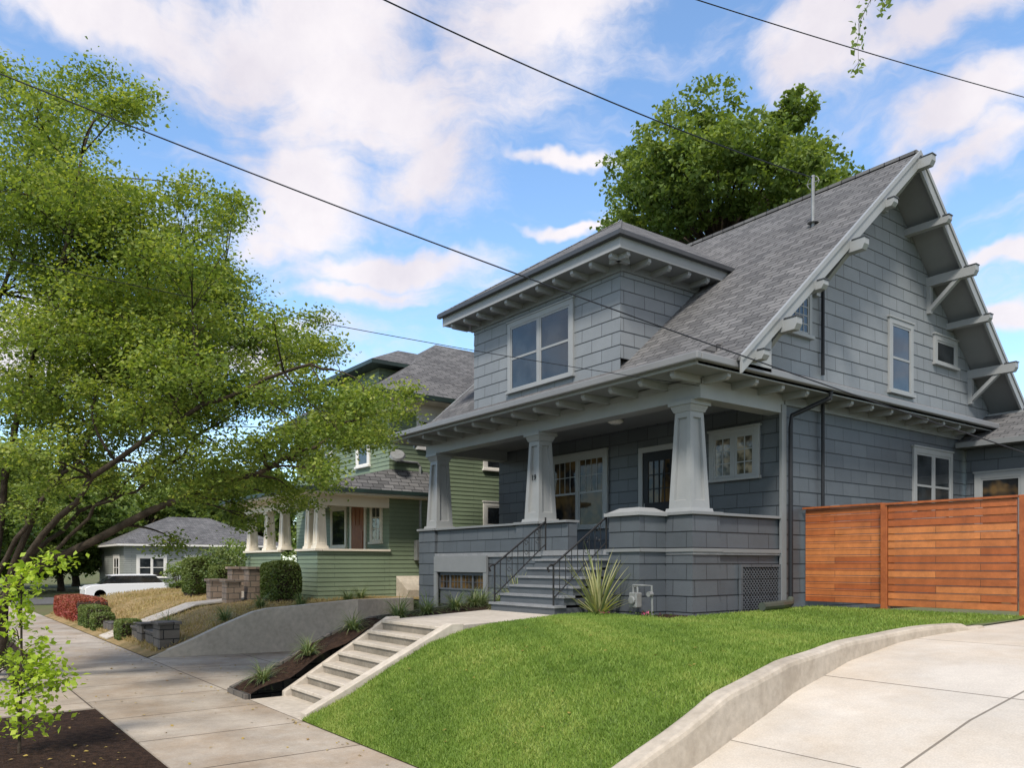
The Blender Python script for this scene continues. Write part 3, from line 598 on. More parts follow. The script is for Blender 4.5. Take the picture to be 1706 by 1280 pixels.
mb=MB(); mb.face([(-26.9,8.15,2.02),(-19.95,8.15,2.02),(-20.6,11,2.75),(-26.3,11,2.75)]); mb.face([(-19.95,8.15,2.02),(-19.95,12.3,2.02),(-20.6,12.3,2.75),(-20.6,11,2.75)]); mb.face([(-26.9,8.15,2.02),(-26.3,11,2.75),(-26.9,11,2.02)]); mb.obj('porch_roof','roof',Gh)
MB().box(-26.9,-19.95,8.15,12.3,1.9,2.0).obj('porch_soffit','cream',Gh); MB().box(-26.95,-19.87,8.05,8.14,1.95,2.06).box(-19.94,-19.85,8.14,12.3,1.95,2.06).obj('porch_gutter','gtrim',Gh)
MB().box(-26.5,-20.6,8.75,8.95,1.62,1.9).box(-20.8,-20.6,8.95,11,1.62,1.9).obj('porch_beam','cream',Gh)
mb=MB(); mb.siding(FX(-20.6),8.8,11,-1.1,.36,c,.012); mb.siding(FY(8.8),-22.0,-20.6,-1.1,.36,c,.012,e=0); mb.siding(FY(8.8),-26.5,-23.3,-1.1,.36,c,.012,e=0); mb.box(-26.5,-20.65,8.9,11,-.25,-.15); mb.obj('porch_knee_wall','green',Gh,wall=True)
for bb in ((-20.72,-20.52,8.92,11,.36,.42),(-22.0,-20.52,8.7,8.9,.361,.421),(-26.5,-23.3,8.7,8.9,.36,.42)): MB().box(*bb).obj('rail_cap','cream',Gh)
for (x,y) in ((-20.8,8.95),(-21.4,8.95),(-23.4,8.95),(-24.7,8.95),(-26.3,8.95)):
    mb=MB(); frus(mb,x,y,.42,.5,.37,.35); frus(mb,x,y,.5,1.55,.30,.22,.02); frus(mb,x,y,1.55,1.63,.30,.32); mb.obj('porch_column','cream',Gh)
F=FY(11)
mb=MB(); mb.lbox(F,-23.15,-23.03,0,.05,-.15,2.0); mb.lbox(F,-22.15,-22.03,0,.05,-.15,2.0); mb.lbox(F,-23.03,-22.15,0,.05,1.88,2.0); d2=mb.obj('door','cream',Gh); mb=MB(); mb.lbox(F,-23.03,-22.15,0,.03,-.15,1.88)
for k in range(3): mb.lbox(F,-22.95+.27*k,-22.75+.27*k,.03,.04,1.2,1.7)
mb.lbox(F,-22.95,-22.25,.03,.045,0,1.0); mb.obj('door_leaf','door',d2)
window(Gh,F,-21.75,-21.0,.6,1.85,'grid',2,3,.09,'cream','cream'); window(Gh,F,-24.6,-23.4,.5,1.85,'grid',1,1,.09,'cream','cream')
window(Gh,F,-22.7,-21.8,2.95,4.4,'dh',1,1,.12,'white','white'); window(Gh,F,-25.4,-24.5,2.95,4.4,'dh',1,1,.12,'white','white')
F=FX(-20.6); window(Gh,F,11.9,13.2,3.4,4.4,'dh',1,1,.12,'white','white'); window(Gh,F,14.3,15.6,1.15,1.95,'grid',1,1,.12,'white','white'); window(Gh,F,14.3,16.0,2.95,4.2,'dh2',1,1,.12,'white','white')
MB().tube([(-20.55,11.2,3.0),(-20.55,11.9,3.0),(-20.55,12.0,2.9),(-20.55,12.0,.6)],.04,7).obj('conduit','metal',Gh)
MB().box(-20.58,-20.4,11.8,12.2,.1,.7).obj('meter_box','metal',Gh,bevel=.01)
MB().tube([(-20.5,11.15,3.05),(-20.3,11.1,3.15)],.015,5).tube([(-20.3,11.1,3.12),(-20.26,11.08,3.16)],[.24,.2],14).obj('satellite_dish','metal',Gh)
MB().prism([(-20.56,11.2,-1.0),(-19.9,11.2,-1.0),(-19.9,11.2,-.75),(-20.56,11.2,-.35)],(0,.9,0)).obj('bulkhead_hatch','conc',Gh,bevel=.01)
sp=thing('entry_steps','stone-sided steps to the green house porch','steps',(-22.65,7.9,-1))
mb=MB()
for k in range(5): mb.box(-23.2,-22.1,7.3+.28*k,8.8,-1.1,-.95+.16*k)
mb.obj('step_flight','conc',sp)
for x,y,h in ((-21.95,7.5,.9),(-23.4,7.5,.9),(-21.95,6.9,.55),(-23.4,6.9,.55)):
    b=(x,y,-1.05); o=MB().box(x-.2,x+.2,y-.2,y+.2,-1.15,-1.05+h).box(x-.25,x+.25,y-.25,y+.25,-1.05+h,-.98+h).obj('stone_pier','stone',None,b); o['label']='tan stone pier beside entry steps'; o['category']='pier'; o['group']='stone piers at entry'
S(MB().prism([(-23.2,3.85,-1.9),(-22.1,3.85,-1.9),(-22.1,6.0,-1.12),(-23.2,6.0,-1.12)],(0,0,.03)).prism([(-23.2,6.01,-1.12),(-22.1,6.01,-1.12),(-22.1,7.3,-1.0),(-23.2,7.3,-1.0)],(0,0,.04)).obj('entry_path','concn'))
mb=MB(); mb.box(-21.0,-17.95,4.2,4.45,-1.98,-1.55); mb.box(-21.03,-17.92,4.17,4.48,-1.55,-1.49); mb.box(-18.5,-17.9,4.12,4.53,-1.98,-1.30); mb.box(-18.55,-17.85,4.08,4.57,-1.30,-1.24); mb.box(-20.1,-19.6,4.13,4.52,-1.98,-1.42); mb.box(-20.15,-19.55,4.1,4.55,-1.42,-1.36)
o=mb.obj('block_wall','block',None,(-19.5,4.3,-1.95),bevel=.015); o['label']='low dark concrete-block garden wall with square piers'; o['category']='wall'
mb=MB(); mb.box(-24.4,-23.3,4.15,4.4,-1.98,-1.58)
o=mb.obj('block_wall','block',None,(-23.8,4.3,-1.95),bevel=.015); o['label']='short low dark block wall by pavement'; o['category']='wall'
# hedges
def hedge(name,x0,x1,y0,y1,z0,z1,mat,label,dens=900,size=.05,cat='hedge',group=None):
    b=((x0+x1)/2,(y0+y1)/2,z0); t=thing(name,label,cat,b,group)
    a=[(x1-x0)*(y1-y0),(x1-x0)*(z1-z0),(y1-y0)*(z1-z0)]; P=[]
    for k in range(int(dens*(a[0]+2*a[1]+2*a[2]))):
        r=random.random()*(a[0]+2*a[1]+2*a[2]); u,v=random.random(),random.random(); j=random.gauss(0,.025)
        if r<a[0]: p=(x0+(x1-x0)*u,y0+(y1-y0)*v,z1+j)
        elif r<a[0]+2*a[1]: p=(x0+(x1-x0)*u,(y0 if r<a[0]+a[1] else y1)+j,z0+(z1-z0)*v)
        else: p=((x1 if random.random()<.5 else x0)+j,y0+(y1-y0)*u,z0+(z1-z0)*v)
        cx_,cy_,cz_=b[0],b[1],(z0+z1)/2
        q=Vector(p)-Vector((cx_,cy_,cz_)); ux,uy,uz=abs(q.x)/((x1-x0)/2),abs(q.y)/((y1-y0)/2),abs(q.z)/((z1-z0)/2)
        k_=(ux**6+uy**6+max(uz,0)**6)**(1/6)
        q=q/max(k_,.6); q*=1+.04*math.sin(p[0]*5+p[1]*3)*math.cos(p[2]*6); P.append((cx_+q.x,cy_+q.y,cz_+q.z))
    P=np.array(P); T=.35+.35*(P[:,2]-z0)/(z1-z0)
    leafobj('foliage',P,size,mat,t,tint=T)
    m_=.08; MB().box(x0+m_,x1-m_,y0+m_,y1-m_,z0-.05,z1-m_-.03).obj('inner_dark_box','bark',t); return t  # solid dark box fills the hedge behind the leaf shell
hedge('hedge',-21.55,-20.25,7.5,8.25,-1.0,.06,'leafD','clipped boxwood hedge before the green porch',1100,.07)
hedge('hedge',-27.6,-26.4,7.0,7.7,-1.0,.2,'leafD','tall clipped boxwood block beside entry walk',1000,.07)
hedge('hedge',-25.3,-24.3,7.2,7.8,-1.0,-.05,'leafD','small clipped boxwood block beside entry walk',1000,.07)
for x in (-21.5,-24.9): hedge('boxwood',x-.38,x+.38,3.95,4.5,-1.93,-1.38,'leafD','low clipped boxwood edging the pavement',1000,.06,'shrub','low boxwoods by pavement')
for x in (-26.1,-27.0): hedge('boxwood',x-.42,x+.42,3.95,4.6,-1.93,-1.25,'leafD','low clipped boxwood edging the pavement',900,.06,'shrub','low boxwoods by pavement')
hedge('barberry_hedge',-33.5,-28.0,4.0,5.0,-1.93,-1.12,'leafR','dark red barberry hedge along the pavement',600,.07)
def shrub(x,y,z,R,mat,label,n=60,size=.07,h=1.,name='shrub'):
    t=thing(name,label,'shrub',(x,y,z)); P,T,q=clump_points((x,y,z+R*h),R,h,n,26,R*.12,.3); P[:,2]=np.maximum(P[:,2],z+.01)
    leafobj('foliage',P,size,mat,t,tint=T); mb=MB()
    for k in q[:18]: mb.tube([(x,y,z-.05),(x+(k[0]-x)*.4,y+(k[1]-y)*.4,z+(k[2]-z)*.6),tuple(k)],[.02,.012,.005],4)
    mb.obj('stem','bark',t); return t
shrub(-26.3,8.0,-1,.8,'leafD','dark green shrub by the porch',70,.09)
shrub(-30.5,9.5,-1,1.0,'leafB','rounded green garden shrub',90,.10); shrub(-35,11.5,-1.2,1.1,'leafD','dark green garden shrub',90,.1); shrub(-30,12.5,-1,1.5,'leafB','rounded green garden shrub',90,.12)
shrub(-28.6,8.2,-1,.8,'leafD','rounded green garden shrub',60,.09); shrub(-33,8.3,-1.1,.6,'leafB','rounded green garden shrub',60,.09)
shrub(-32.5,14.5,-1,1.6,'leafB','rounded green garden shrub',100,.13)
# ================================================================ ornamental grass tufts
def tuftmesh(name,n,L,w,mat,droop=.6,tint=.5,stiff=1.):
    V=[];F=[];T=[]
    for i in range(n):
        a=random.uniform(0,2*math.pi); el=random.uniform(.35,1.45)*stiff; el=min(el,1.5); l=L*random.uniform(.55,1.1); dr=droop*random.uniform(.5,1.3)
        d=Vector((math.cos(a),math.sin(a),0)); s=Vector((-d.y,d.x,0)); p=d*random.uniform(0,.04)+s*random.uniform(-.03,.03); e=el; k0=len(V); tt=min(1,max(0,random.gauss(tint,.2)))
        for k in range(6):
            ww=w*(1-k/5.)**.7*.5+.0004; V+=[tuple(p-s*ww),tuple(p+s*ww)]; T+=[tt,tt]
            p=p+(d*math.cos(e)+Vector((0,0,1))*math.sin(e))*l/5; e-=dr*.35
            if k: F.append((k0+2*k-2,k0+2*k-1,k0+2*k+1,k0+2*k))
    me=bpy.data.meshes.new(name); me.from_pydata(V,[],F); a=me.attributes.new('tint','FLOAT','POINT'); a.data.foreach_set('value',T); me.materials.append(M[mat]); return me
tm=tuftmesh('grass_tuft',190,.5,.014,'tuft',.9,.5)
def tuft(x,y,z,s=1,me=tm,name='grass_tuft',label='green ornamental grass tuft in mulch bed',group='ornamental grass tufts'):
    o=bpy.data.objects.new(name,me); COL.objects.link(o); o.location=(x,y,z); o.rotation_euler=(0,0,random.uniform(0,6)); o.scale=(s,)*3; o['label']=label; o['category']='ornamental grass'
    if group: o['group']=group
bz=lambda y: float(np.interp(y,Ly,Lz))
for y in (4.15,4.85,5.6): tuft(-11.72,y,bz(y)+.04,.9)
for x,y in ((-12.0,6.6),(-12.6,7.5),(-13.2,8.5),(-13.9,9.4),(-14.3,9.9),(-13.0,9.5)): tuft(x,y,bz(y)-.03,1.15)
for x,y in ((-18.3,5.6),(-18.3,7.4),(-19.4,6.8),(-18.9,8.9),(-19.6,9.6),(-20.4,4.9)): tuft(x,y,float(np.interp(y,ny,nz)),1.1,label='green ornamental grass tuft in dry lawn')
ph=tuftmesh('phormium',85,1.25,.045,'tuft',.3,.85,1.1)
tuft(-10.0,9.35,-.9,1.,ph,'spiky_plant','tall variegated spiky plant beside porch steps',None)
tuft(-12.75,9.7,-.9,.7,ph,'spiky_plant','tall variegated spiky plant beside porch steps',None)
for x,y in ((-9.75,9.15),(-9.05,9.55)):
    t=thing('flower_clump','small pink flower clump at porch base','flowers',(x,y,-.89),'pink flowers')
    P=np.array([x,y,-.81])+rng.normal(0,1,(22,3))*[.08,.05,.025]; leafobj('petals',P,.035,'pink',t); P=np.array([x,y,-.85])+rng.normal(0,1,(160,3))*[.11,.08,.03]; leafobj('leaves',P,.045,'leafD',t)
# ================================================================ TREES
def limbs(mb,pts,r0,r1,n=7):
    pts=[Vector(p) for p in pts]; out=[]
    for i in range(len(pts)-1):
        p0=pts[max(i-1,0)];p1=pts[i];p2=pts[i+1];p3=pts[min(i+2,len(pts)-1)]
        for t in (0,.25,.5,.75): out.append(.5*((2*p1)+(p2-p0)*t+(2*p0-5*p1+4*p2-p3)*t*t+(3*p1-p0-3*p2+p3)*t**3))
    out.append(pts[-1]); m=len(out)
    out=[out[0]]+[p+Vector((random.gauss(0,.03),random.gauss(0,.03),random.gauss(0,.03))) for p in out[1:]]
    rs=[r0+(r1-r0)*(k/(m-1))**.5 for k in range(m)]; mb.tube(out,rs,n); return list(zip(out,rs))
T1=thing('maple_tree','wide-spreading multi-stemmed green maple overhanging the pavement','tree',tuple(W(-.66,-1.93/13,13)))
mb=MB(); base=W(-.66,-1.95/13,13); nodes=[]
LB=[([(-.63,-.03,12.9),(-.56,.012,12.7),(-.417,.083,12.2),(-.327,.113,12),(-.25,.15,12.2),(-.20,.18,12.6)],.14),
 ([(-.645,-.06,13.2),(-.60,.06,13.6),(-.54,.16,14),(-.46,.23,14.2),(-.38,.3,14),(-.36,.38,14)],.10),
 ([(-.65,-.03,13),(-.63,.15,12.6),(-.59,.3,12.2),(-.55,.45,12),(-.53,.56,12)],.10),
 ([(-.64,-.05,12.7),(-.57,.06,12),(-.47,.15,11.3),(-.36,.21,11),(-.27,.25,11.2),(-.22,.24,11.5)],.09),
 ([(-.66,0,13.2),(-.67,.2,13.6),(-.63,.38,14),(-.6,.54,14)],.11),
 ([(-.67,-.02,12.8),(-.7,.12,12.2),(-.73,.3,11.8),(-.7,.45,11.6)],.11),
 ([(-.64,-.04,13.4),(-.58,.03,14.2),(-.50,.09,15),(-.42,.15,15.4),(-.33,.2,15.5)],.08),
 ([(-.65,-.04,12.8),(-.61,.05,12.4),(-.55,.13,12.2),(-.5,.2,12.4),(-.45,.32,12.6)],.07),
 ([(-.64,-.05,12.9),(-.59,.0,12.6),(-.52,.07,12.4),(-.46,.10,12.4),(-.38,.17,12.6)],.06)]
for pts,r in LB: nodes+=limbs(mb,[base]+[W(*p) for p in pts],r,.016)
pads=[(-.61,.57,.07),(-.53,.60,.05),(-.565,.53,.06),(-.485,.585,.025),(-.60,.48,.08),(-.53,.47,.065),(-.47,.465,.05),(-.42,.45,.04),(-.375,.43,.03),(-.345,.45,.015),(-.583,.385,.085),(-.53,.41,.075),(-.478,.39,.08),(-.43,.39,.065),(-.385,.375,.055),(-.36,.34,.045),(-.60,.287,.085),(-.545,.31,.08),(-.493,.30,.085),(-.44,.31,.07),(-.395,.30,.065),(-.35,.28,.055),(-.312,.285,.05),(-.28,.265,.045),(-.245,.27,.03),(-.60,.22,.07),(-.54,.22,.06),(-.48,.24,.055),(-.43,.22,.06),(-.38,.24,.055),(-.342,.226,.06),(-.30,.21,.05),(-.25,.22,.045),(-.21,.20,.04),(-.185,.21,.03),(-.165,.175,.028),(-.145,.18,.014),(-.22,.166,.045),(-.28,.15,.045),(-.33,.13,.035),(-.30,.105,.025),(-.375,.10,.03),(-.40,.06,.025),(-.236,.115,.02),(-.255,.135,.03),(-.63,.136,.055),(-.56,.15,.045),(-.50,.17,.045),(-.72,.5,.1),(-.72,.35,.1),(-.70,.2,.08),(-.68,.62,.07),(-.44,.16,.045),(-.62,.07,.045),(-.57,.10,.04),(-.52,.115,.035),(-.46,.125,.035),(-.40,.135,.04),(-.345,.075,.022),(-.27,.09,.018),(-.19,.15,.025),(-.61,.16,.05),
 (-.63,.43,.07),(-.56,.35,.07),(-.51,.35,.065),(-.455,.345,.065),(-.41,.34,.06),(-.57,.255,.06),(-.52,.26,.06),(-.46,.27,.06),(-.41,.26,.055),(-.58,.19,.05),(-.47,.20,.05),(-.39,.19,.05),(-.56,.44,.07),(-.50,.43,.06),(-.57,.49,.06)]
PP=[];TT=[]
for a,b,rr in pads:
    for lay in range(3):
        d=random.uniform(10.2,15.8) if lay<2 else random.uniform(12,14); aa=a+random.gauss(0,.015); bb=b+random.gauss(0,.013)
        c0=W(aa,bb,d); R=rr*d*random.uniform(.75,1.15); nc=int(16+44*R*R/.8); 
        P,T,q=clump_points(c0,R,.5,min(nc,85),24,.14,.05); P[:,2]-=.12*((P[:,0]-c0.x)**2+(P[:,1]-c0.y)**2)/max(R,.4); PP.append(P); TT.append(T)
        cand=[nd for nd in nodes if (nd[0]-base).length<(c0-base).length]
        nd=min(cand or nodes,key=lambda k:(k[0]-c0).length+.25*(k[0]-base).length)
        mid=(nd[0]+c0)/2+Vector((random.gauss(0,.15),random.gauss(0,.15),.12)); rs=min(nd[1]*.7,.024)
        br=bez(nd[0],mid,c0,7); mb.tube(br,[rs*(1-.75*k/6) for k in range(7)],5)
        for qq in q[::4]:
            s0=br[random.choice((4,5,6))]; qv=Vector(qq); mb.tube([s0,(s0+qv)/2+Vector((0,0,.06)),qv],[rs*.3,rs*.2,.004],4)
mb.obj('trunk','bark',T1,smooth=True); PA=np.concatenate(PP); print('maple leaves',len(PA))
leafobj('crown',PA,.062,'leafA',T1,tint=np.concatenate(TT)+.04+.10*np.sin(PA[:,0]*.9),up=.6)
def broadtree(base,cz,R,fz,ncl,nl,size,mat,label,name='broadleaf_tree',cr=1.2,tr=.35,nc=20):
    t=thing(name,label,'tree',base); b=Vector(base); mb=MB(); PP=[];TT=[]; ctr=b+Vector((0,0,cz)); top=b+Vector((0,0,cz-R*fz*.35)); limbs(mb,[b,b+Vector((.1,.1,cz*.4)),top],tr,tr*.5,8)
    for i in range(ncl):
        v=rng.normal(size=3); v/=np.linalg.norm(v); rad=random.uniform(.35,1)**.5*random.uniform(.85,1.06); q=ctr+Vector((v[0]*R*rad,v[1]*R*rad,v[2]*R*fz*rad))
        if v[2]<-.5 and random.random()<.4: continue
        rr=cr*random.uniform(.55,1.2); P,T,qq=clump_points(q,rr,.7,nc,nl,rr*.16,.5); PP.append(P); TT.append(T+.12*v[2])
        mb.tube([top,(top+q)/2+Vector((0,0,.3)),q],[tr*.22,tr*.12,.02],4)
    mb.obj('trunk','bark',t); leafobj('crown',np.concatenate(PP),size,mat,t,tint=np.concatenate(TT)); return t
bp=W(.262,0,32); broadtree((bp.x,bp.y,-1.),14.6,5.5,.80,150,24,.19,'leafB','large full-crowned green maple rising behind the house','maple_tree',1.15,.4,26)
g=broadtree((-58,2,-2.1),4.2,3.9,.85,70,20,.30,'leafB','leafy green street tree along the far pavement','street_tree',1.2,.25); g['group']='distant street trees'
for x,y,s in ((-66,-6,1.1),(-70,9,1.2),(-66,6,.9),(-76,16,1.3),(-72,24,1.5),(-56,-12,1.),(-80,4,1.5),(-60,36,1.5),(-75,38,1.6),(-50,42,1.3),(-43,30,1.0),(-90,-15,1.5),(-84,12,1.6),(-88,26,1.6),(-40,21,.8)): dup(g,(x,y,-2.1),random.uniform(0,6),s)
# sapling
Sp=thing('sapling','young lime-green maple sapling in mulch verge','tree',(-9.55,.85,-1.945)); b=Vector((-9.55,.85,-1.945)); Rv=Vector((.6,.8,0)); mb=MB(); PP=[]
mb.tube([b,b+Vector((0,.02,1.0)),b+Rv*.02+Vector((0,0,1.95))],[.016,.012,.006],6)
for dr,z in ((.06,-.08),(.25,-.03),(.45,.0),(.15,-.16),(-.1,-.36),(0,-.2),(.12,-.5),(-.05,-.65),(.2,-.8),(.06,-.90),(.25,-.97),(.42,-1.08),(.5,-1.2),(.35,-1.2),(.18,-1.28),(.3,-1.35),(-.06,-1.4),(.05,-1.15),(-.05,-1.7),(.08,-1.6),(.2,-1.5),(-.2,-1.0),(-.3,-.6),(-.15,-1.25),(.12,-1.05),(.3,-1.1),(0,-1.5),(.05,-.35)):
    q=Vector((b.x,b.y,0))+Rv*dr+Vector((random.gauss(0,.07),random.gauss(0,.07),z)); s0=Vector((b.x,b.y,z-.15)); mb.tube([s0,(s0+q)/2+Vector((0,0,.04)),q],[.007,.005,.002],4); PP.append(np.array(q)+rng.normal(0,1,(52,3))*[.09,.09,.06])
mb.obj('trunk','bark',Sp); leafobj('crown',np.concatenate(PP),.07,'leafC',Sp,up=.5)
shrub(-14.3,1.2,-1.94,.32,'leafD','low leafy plant at foot of street tree',30,.05); shrub(-16.4,1.1,-1.94,.4,'leafD','low leafy plant at foot of street tree',40,.05)
# hanging twig
Ht=thing('hanging_branch','drooping leafy birch twigs hanging overhead','branch',tuple(W(.44,.78,8))); mb=MB(); PP=[]
for pts in ([(.465,.79),(.45,.73),(.44,.67),(.43,.625)],[(.475,.79),(.475,.74),(.473,.70)],[(.445,.80),(.425,.75),(.42,.72)],[(.42,.79),(.44,.72)]):
    w=[W(a,b_,8+random.gauss(0,.1)) for a,b_ in pts]; l=limbs(mb,w,.006,.002,4)
    for p,_ in l: PP.append(np.array(p)+rng.normal(0,1,(8,3))*[.035,.035,.04])
mb.obj('twig','bark',Ht); leafobj('leaves',np.concatenate(PP),.06,'leafB',Ht,up=-.2)
# ================================================================ distant house & car
Dh=thing('house','pale grey single-storey house with white trimmed windows','house',(-62,16,-2))
ox,oy=-60,11.5
mb=MB(); mb.siding(FY(oy),ox-9,ox,-2.1,1.4,.15,.01); mb.siding(FX(ox),oy,oy+11,-2.1,1.4,.15,.01); mb.obj('wall','gsid',Dh,wall=True)
mb=MB(); mb.face([(ox-9.5,oy-.5,1.4),(ox+.5,oy-.5,1.4),(ox-4.5,oy+4,3.6)]); mb.face([(ox+.5,oy-.5,1.4),(ox+.5,oy+11.5,1.4),(ox-4.5,oy+7,3.6),(ox-4.5,oy+4,3.6)]); mb.obj('roof','roof',Dh)
MB().box(ox-9.5,ox+.5,oy-.5,oy+11.5,1.25,1.38).obj('eave','white',Dh)
for y in (12.3,15.5,19): window(Dh,FX(ox),y,y+2.0,-1.0,.6,'dh2',1,1,.18,'white','white')
window(Dh,FY(oy),ox-3.4,ox-1.4,-1.0,.6,'dh2',1,1,.18,'white','white')
Cr=thing('parked_car','white hatchback parked along the side street','car',(-50.2,9.5,-2.05))
x0,x1=-51.1,-49.3; prof=[(7.5,-1.75),(7.5,-1.35),(7.75,-1.22),(8.6,-1.12),(11.6,-1.1),(11.75,-1.3),(11.75,-1.75),(11.2,-1.8),(8.0,-1.8)]
MB().prism([(x0,y,z) for y,z in prof],(x1-x0,0,0)).prism([(x0+.15,y,z) for y,z in ((8.75,-.66),(9.2,-.6),(11.0,-.6),(11.3,-.68),(11.1,-.7),(8.9,-.7))],(x1-x0-.3,0,0)).obj('body','car',Cr,bevel=.05)
MB().prism([(x0+.1,y,z) for y,z in ((8.3,-1.14),(8.95,-.68),(11.15,-.68),(11.6,-1.12))],(x1-x0-.2,0,0)).obj('windows','glass',Cr)
for y in (8.25,11.0):
    for x in (x0+.1,x1-.1): MB().tube([(x-.1,y,-1.75),(x+.1,y,-1.75)],.31,16).obj('wheel','tyre',Cr)
MB().box(x1-.4,x1-.1,7.46,7.5,-1.45,-1.3).obj('headlight','lamp',Cr); MB().box(x0+.1,x0+.4,7.46,7.5,-1.45,-1.3).obj('headlight','lamp',Cr)
# ================================================================ wires
def wire(a,b,sag,r,label):
    a=Vector(a);b=Vector(b); pts=[a.lerp(b,t)-Vector((0,0,sag*4*t*(1-t))) for t in [i/28 for i in range(29)]]
    o=MB().tube(pts,r,5).obj('overhead_wire','dark',None,tuple(a)); o['label']=label; o['category']='wire'; o['group']='overhead wires'
wire(W(-.75,.66,9.9),W(.72,.115,11.7),.16,.010,'thick dark overhead service wire')
wire((-10.6,-.2,8.6),(-9.55,15.05,8.1),.35,.012,'overhead wire running to the roof mast')
wire(W(.05,.77,11),W(.75,.56,16.5),.1,.009,'thin dark overhead wire above the roof')
wire(W(-.75,.41,9.9),(-8.97,10.72,3.05),.12,.006,'thin overhead cable reaching the porch corner')
# ================================================================ lift to ground datum
for o in list(sc.objects):
    if o.parent is None: o.location.z+=H0
cam=bpy.data.cameras.new('camera'); co=bpy.data.objects.new('camera',cam); COL.objects.link(co); co.location=(0,0,H0)
co.rotation_euler=(math.radians(90),0,math.atan2(.8,.6)); cam.sensor_width=36; cam.lens=1325/1706*36; cam.shift_y=300/1706; cam.clip_end=2000; cam.clip_start=.05; sc.camera=co
# sun + sky
Sv=Vector((.46,-.62,.92)).normalized()
l=bpy.data.lights.new('sun','SUN'); l.energy=4.3; l.angle=math.radians(10); l.color=(1,.92,.81); lo=bpy.data.objects.new('sun',l); COL.objects.link(lo); lo.rotation_euler=Sv.to_track_quat('Z','Y').to_euler(); lo.location=(0,0,20)
w=bpy.data.worlds.new('World'); sc.world=w; w.use_nodes=True; N=w.node_tree.nodes; L=w.node_tree.links; bg=N['Background']
sky=N.new('ShaderNodeTexSky'); sky.sky_type='NISHITA'; sky.sun_disc=False; sky.sun_elevation=math.asin(Sv.z); sky.sun_rotation=math.atan2(Sv.x,Sv.y); sky.altitude=50; sky.ozone_density=1.5; sky.dust_density=.6
tc=N.new('ShaderNodeTexCoord').outputs['Generated']
sep=N.new('ShaderNodeSeparateXYZ'); L.new(tc,sep.inputs[0])
def mth(op,a,b=None,c=None):
    n=N.new('ShaderNodeMath'); n.operation=op
    for i,v in enumerate((a,b,c)):
        if v is None: continue
        if hasattr(v,'is_linked'): L.new(v,n.inputs[i])
        else: n.inputs[i].default_value=v
    return n.outputs[0]
phi=mth('ARCTAN2',sep.outputs[1],sep.outputs[0]); az=mth('SUBTRACT',math.atan2(.6,-.8),phi); el=mth('ARCSINE',sep.outputs[2])
def nz3(scale,det,vec=tc,rough=.6):
    n=N.new('ShaderNodeTexNoise'); n.inputs['Scale'].default_value=scale; n.inputs['Detail'].default_value=det; n.inputs['Roughness'].default_value=rough; L.new(vec,n.inputs['Vector']); return n
wn=nz3(4,5); sub=N.new('ShaderNodeVectorMath'); sub.operation='SUBTRACT'; L.new(wn.outputs[1],sub.inputs[0]); sub.inputs[1].default_value=(.5,.5,.5)
scl=N.new('ShaderNodeVectorMath'); scl.operation='SCALE'; L.new(sub.outputs[0],scl.inputs[0]); scl.inputs['Scale'].default_value=.16
cmb=N.new('ShaderNodeCombineXYZ'); L.new(az,cmb.inputs[0]); L.new(el,cmb.inputs[1]); ad=N.new('ShaderNodeVectorMath'); L.new(cmb.outputs[0],ad.inputs[0]); L.new(scl.outputs[0],ad.inputs[1])
flat=N.new('ShaderNodeVectorMath'); flat.operation='MULTIPLY'; L.new(ad.outputs[0],flat.inputs[0]); flat.inputs[1].default_value=(1,1,0)
def ae(px,py): 
    a=math.atan((px-853)/1325); return a,math.atan((940-py)/1325*math.cos(a))
blobs=[(ae(*p),s,r) for p,s,r in [((500,60),(.20,.07),8),((870,20),(.18,.075),15),((610,165),(.17,.08),-20),((520,350),(.09,.06),40),((700,280),(.09,.045),25),((640,455),(.14,.024),8),((590,500),(.10,.016),0),((930,250),(.07,.010),3),((1370,90),(.07,.045),10),((1590,190),(.13,.026),8),((1640,240),(.12,.022),12),((1560,50),(.12,.022),12),((1690,500),(.05,.014),0),((1660,410),(.05,.01),0),((930,375),(.07,.008),3),((170,30),(.10,.04),0),((200,600),(.3,.04),5)]]
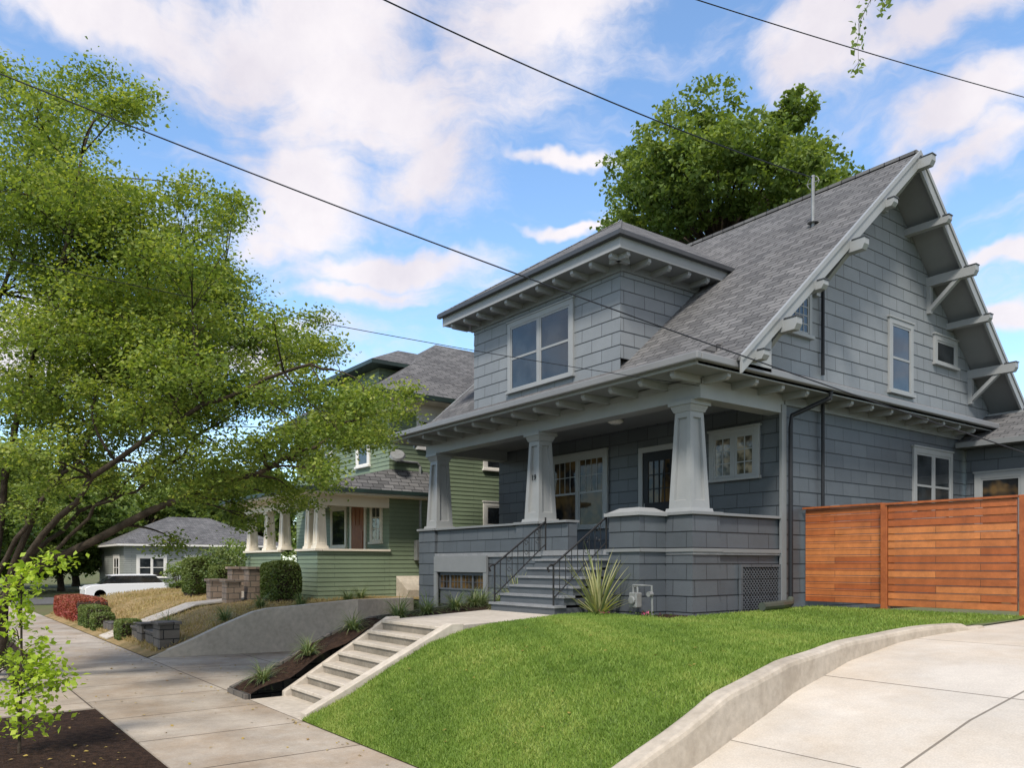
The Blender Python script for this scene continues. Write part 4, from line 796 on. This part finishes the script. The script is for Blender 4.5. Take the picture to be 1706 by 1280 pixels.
# bright cloud banks added out of view as fill light on the house
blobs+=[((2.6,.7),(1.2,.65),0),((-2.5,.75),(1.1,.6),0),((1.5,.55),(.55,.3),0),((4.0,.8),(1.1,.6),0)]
acc=None
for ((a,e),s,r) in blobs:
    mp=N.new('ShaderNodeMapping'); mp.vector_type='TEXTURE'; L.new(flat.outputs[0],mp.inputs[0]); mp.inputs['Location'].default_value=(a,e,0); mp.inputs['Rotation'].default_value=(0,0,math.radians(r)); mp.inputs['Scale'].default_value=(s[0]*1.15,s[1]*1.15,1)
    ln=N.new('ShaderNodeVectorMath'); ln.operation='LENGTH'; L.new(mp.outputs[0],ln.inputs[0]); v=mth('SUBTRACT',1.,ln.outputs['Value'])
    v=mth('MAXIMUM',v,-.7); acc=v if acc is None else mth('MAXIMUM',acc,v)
st_=N.new('ShaderNodeMapping'); L.new(ad.outputs[0],st_.inputs[0]); st_.inputs['Rotation'].default_value=(0,0,math.radians(-12)); st_.inputs['Scale'].default_value=(4.5,17,1)
dn=nz3(8,9,rough=.65); dn2=nz3(1.,9,st_.outputs[0],.62)
dens=mth('ADD',acc,mth('MULTIPLY',mth('SUBTRACT',mth('ADD',mth('MULTIPLY',dn.outputs[0],.45),mth('MULTIPLY',dn2.outputs[0],.6)),.53),2.8))
dens2=mth('MAXIMUM',dens,mth('MULTIPLY',mth('SUBTRACT',dn2.outputs[0],.58),2.0))
mr=N.new('ShaderNodeMapRange'); mr.interpolation_type='SMOOTHSTEP'; L.new(dens2,mr.inputs[0]); mr.inputs[1].default_value=-.25; mr.inputs[2].default_value=.65
sh=nz3(6,6); 
def mixw(f,a,b,mode='MIX'):
    n=N.new('ShaderNodeMix'); n.data_type='RGBA'; n.blend_type=mode
    for s,v in ((0,f),(6,a),(7,b)):
        if hasattr(v,'is_linked'): L.new(v,n.inputs[s])
        elif isinstance(v,tuple): n.inputs[s].default_value=c4(v)
        else: n.inputs[s].default_value=v
    return n.outputs[2]
shr=N.new('ShaderNodeMapRange'); L.new(sh.outputs[0],shr.inputs[0]); shr.inputs[1].default_value=.35; shr.inputs[2].default_value=.65
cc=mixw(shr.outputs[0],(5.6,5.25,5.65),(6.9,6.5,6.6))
skt=mixw(1.,sky.outputs[0],(1.55,1.75,1.85),'MULTIPLY')
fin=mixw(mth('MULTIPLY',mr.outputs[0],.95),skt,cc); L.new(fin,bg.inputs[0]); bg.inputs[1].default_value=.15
sc.view_settings.view_transform='Standard'; sc.view_settings.look='None'; sc.view_settings.exposure=0
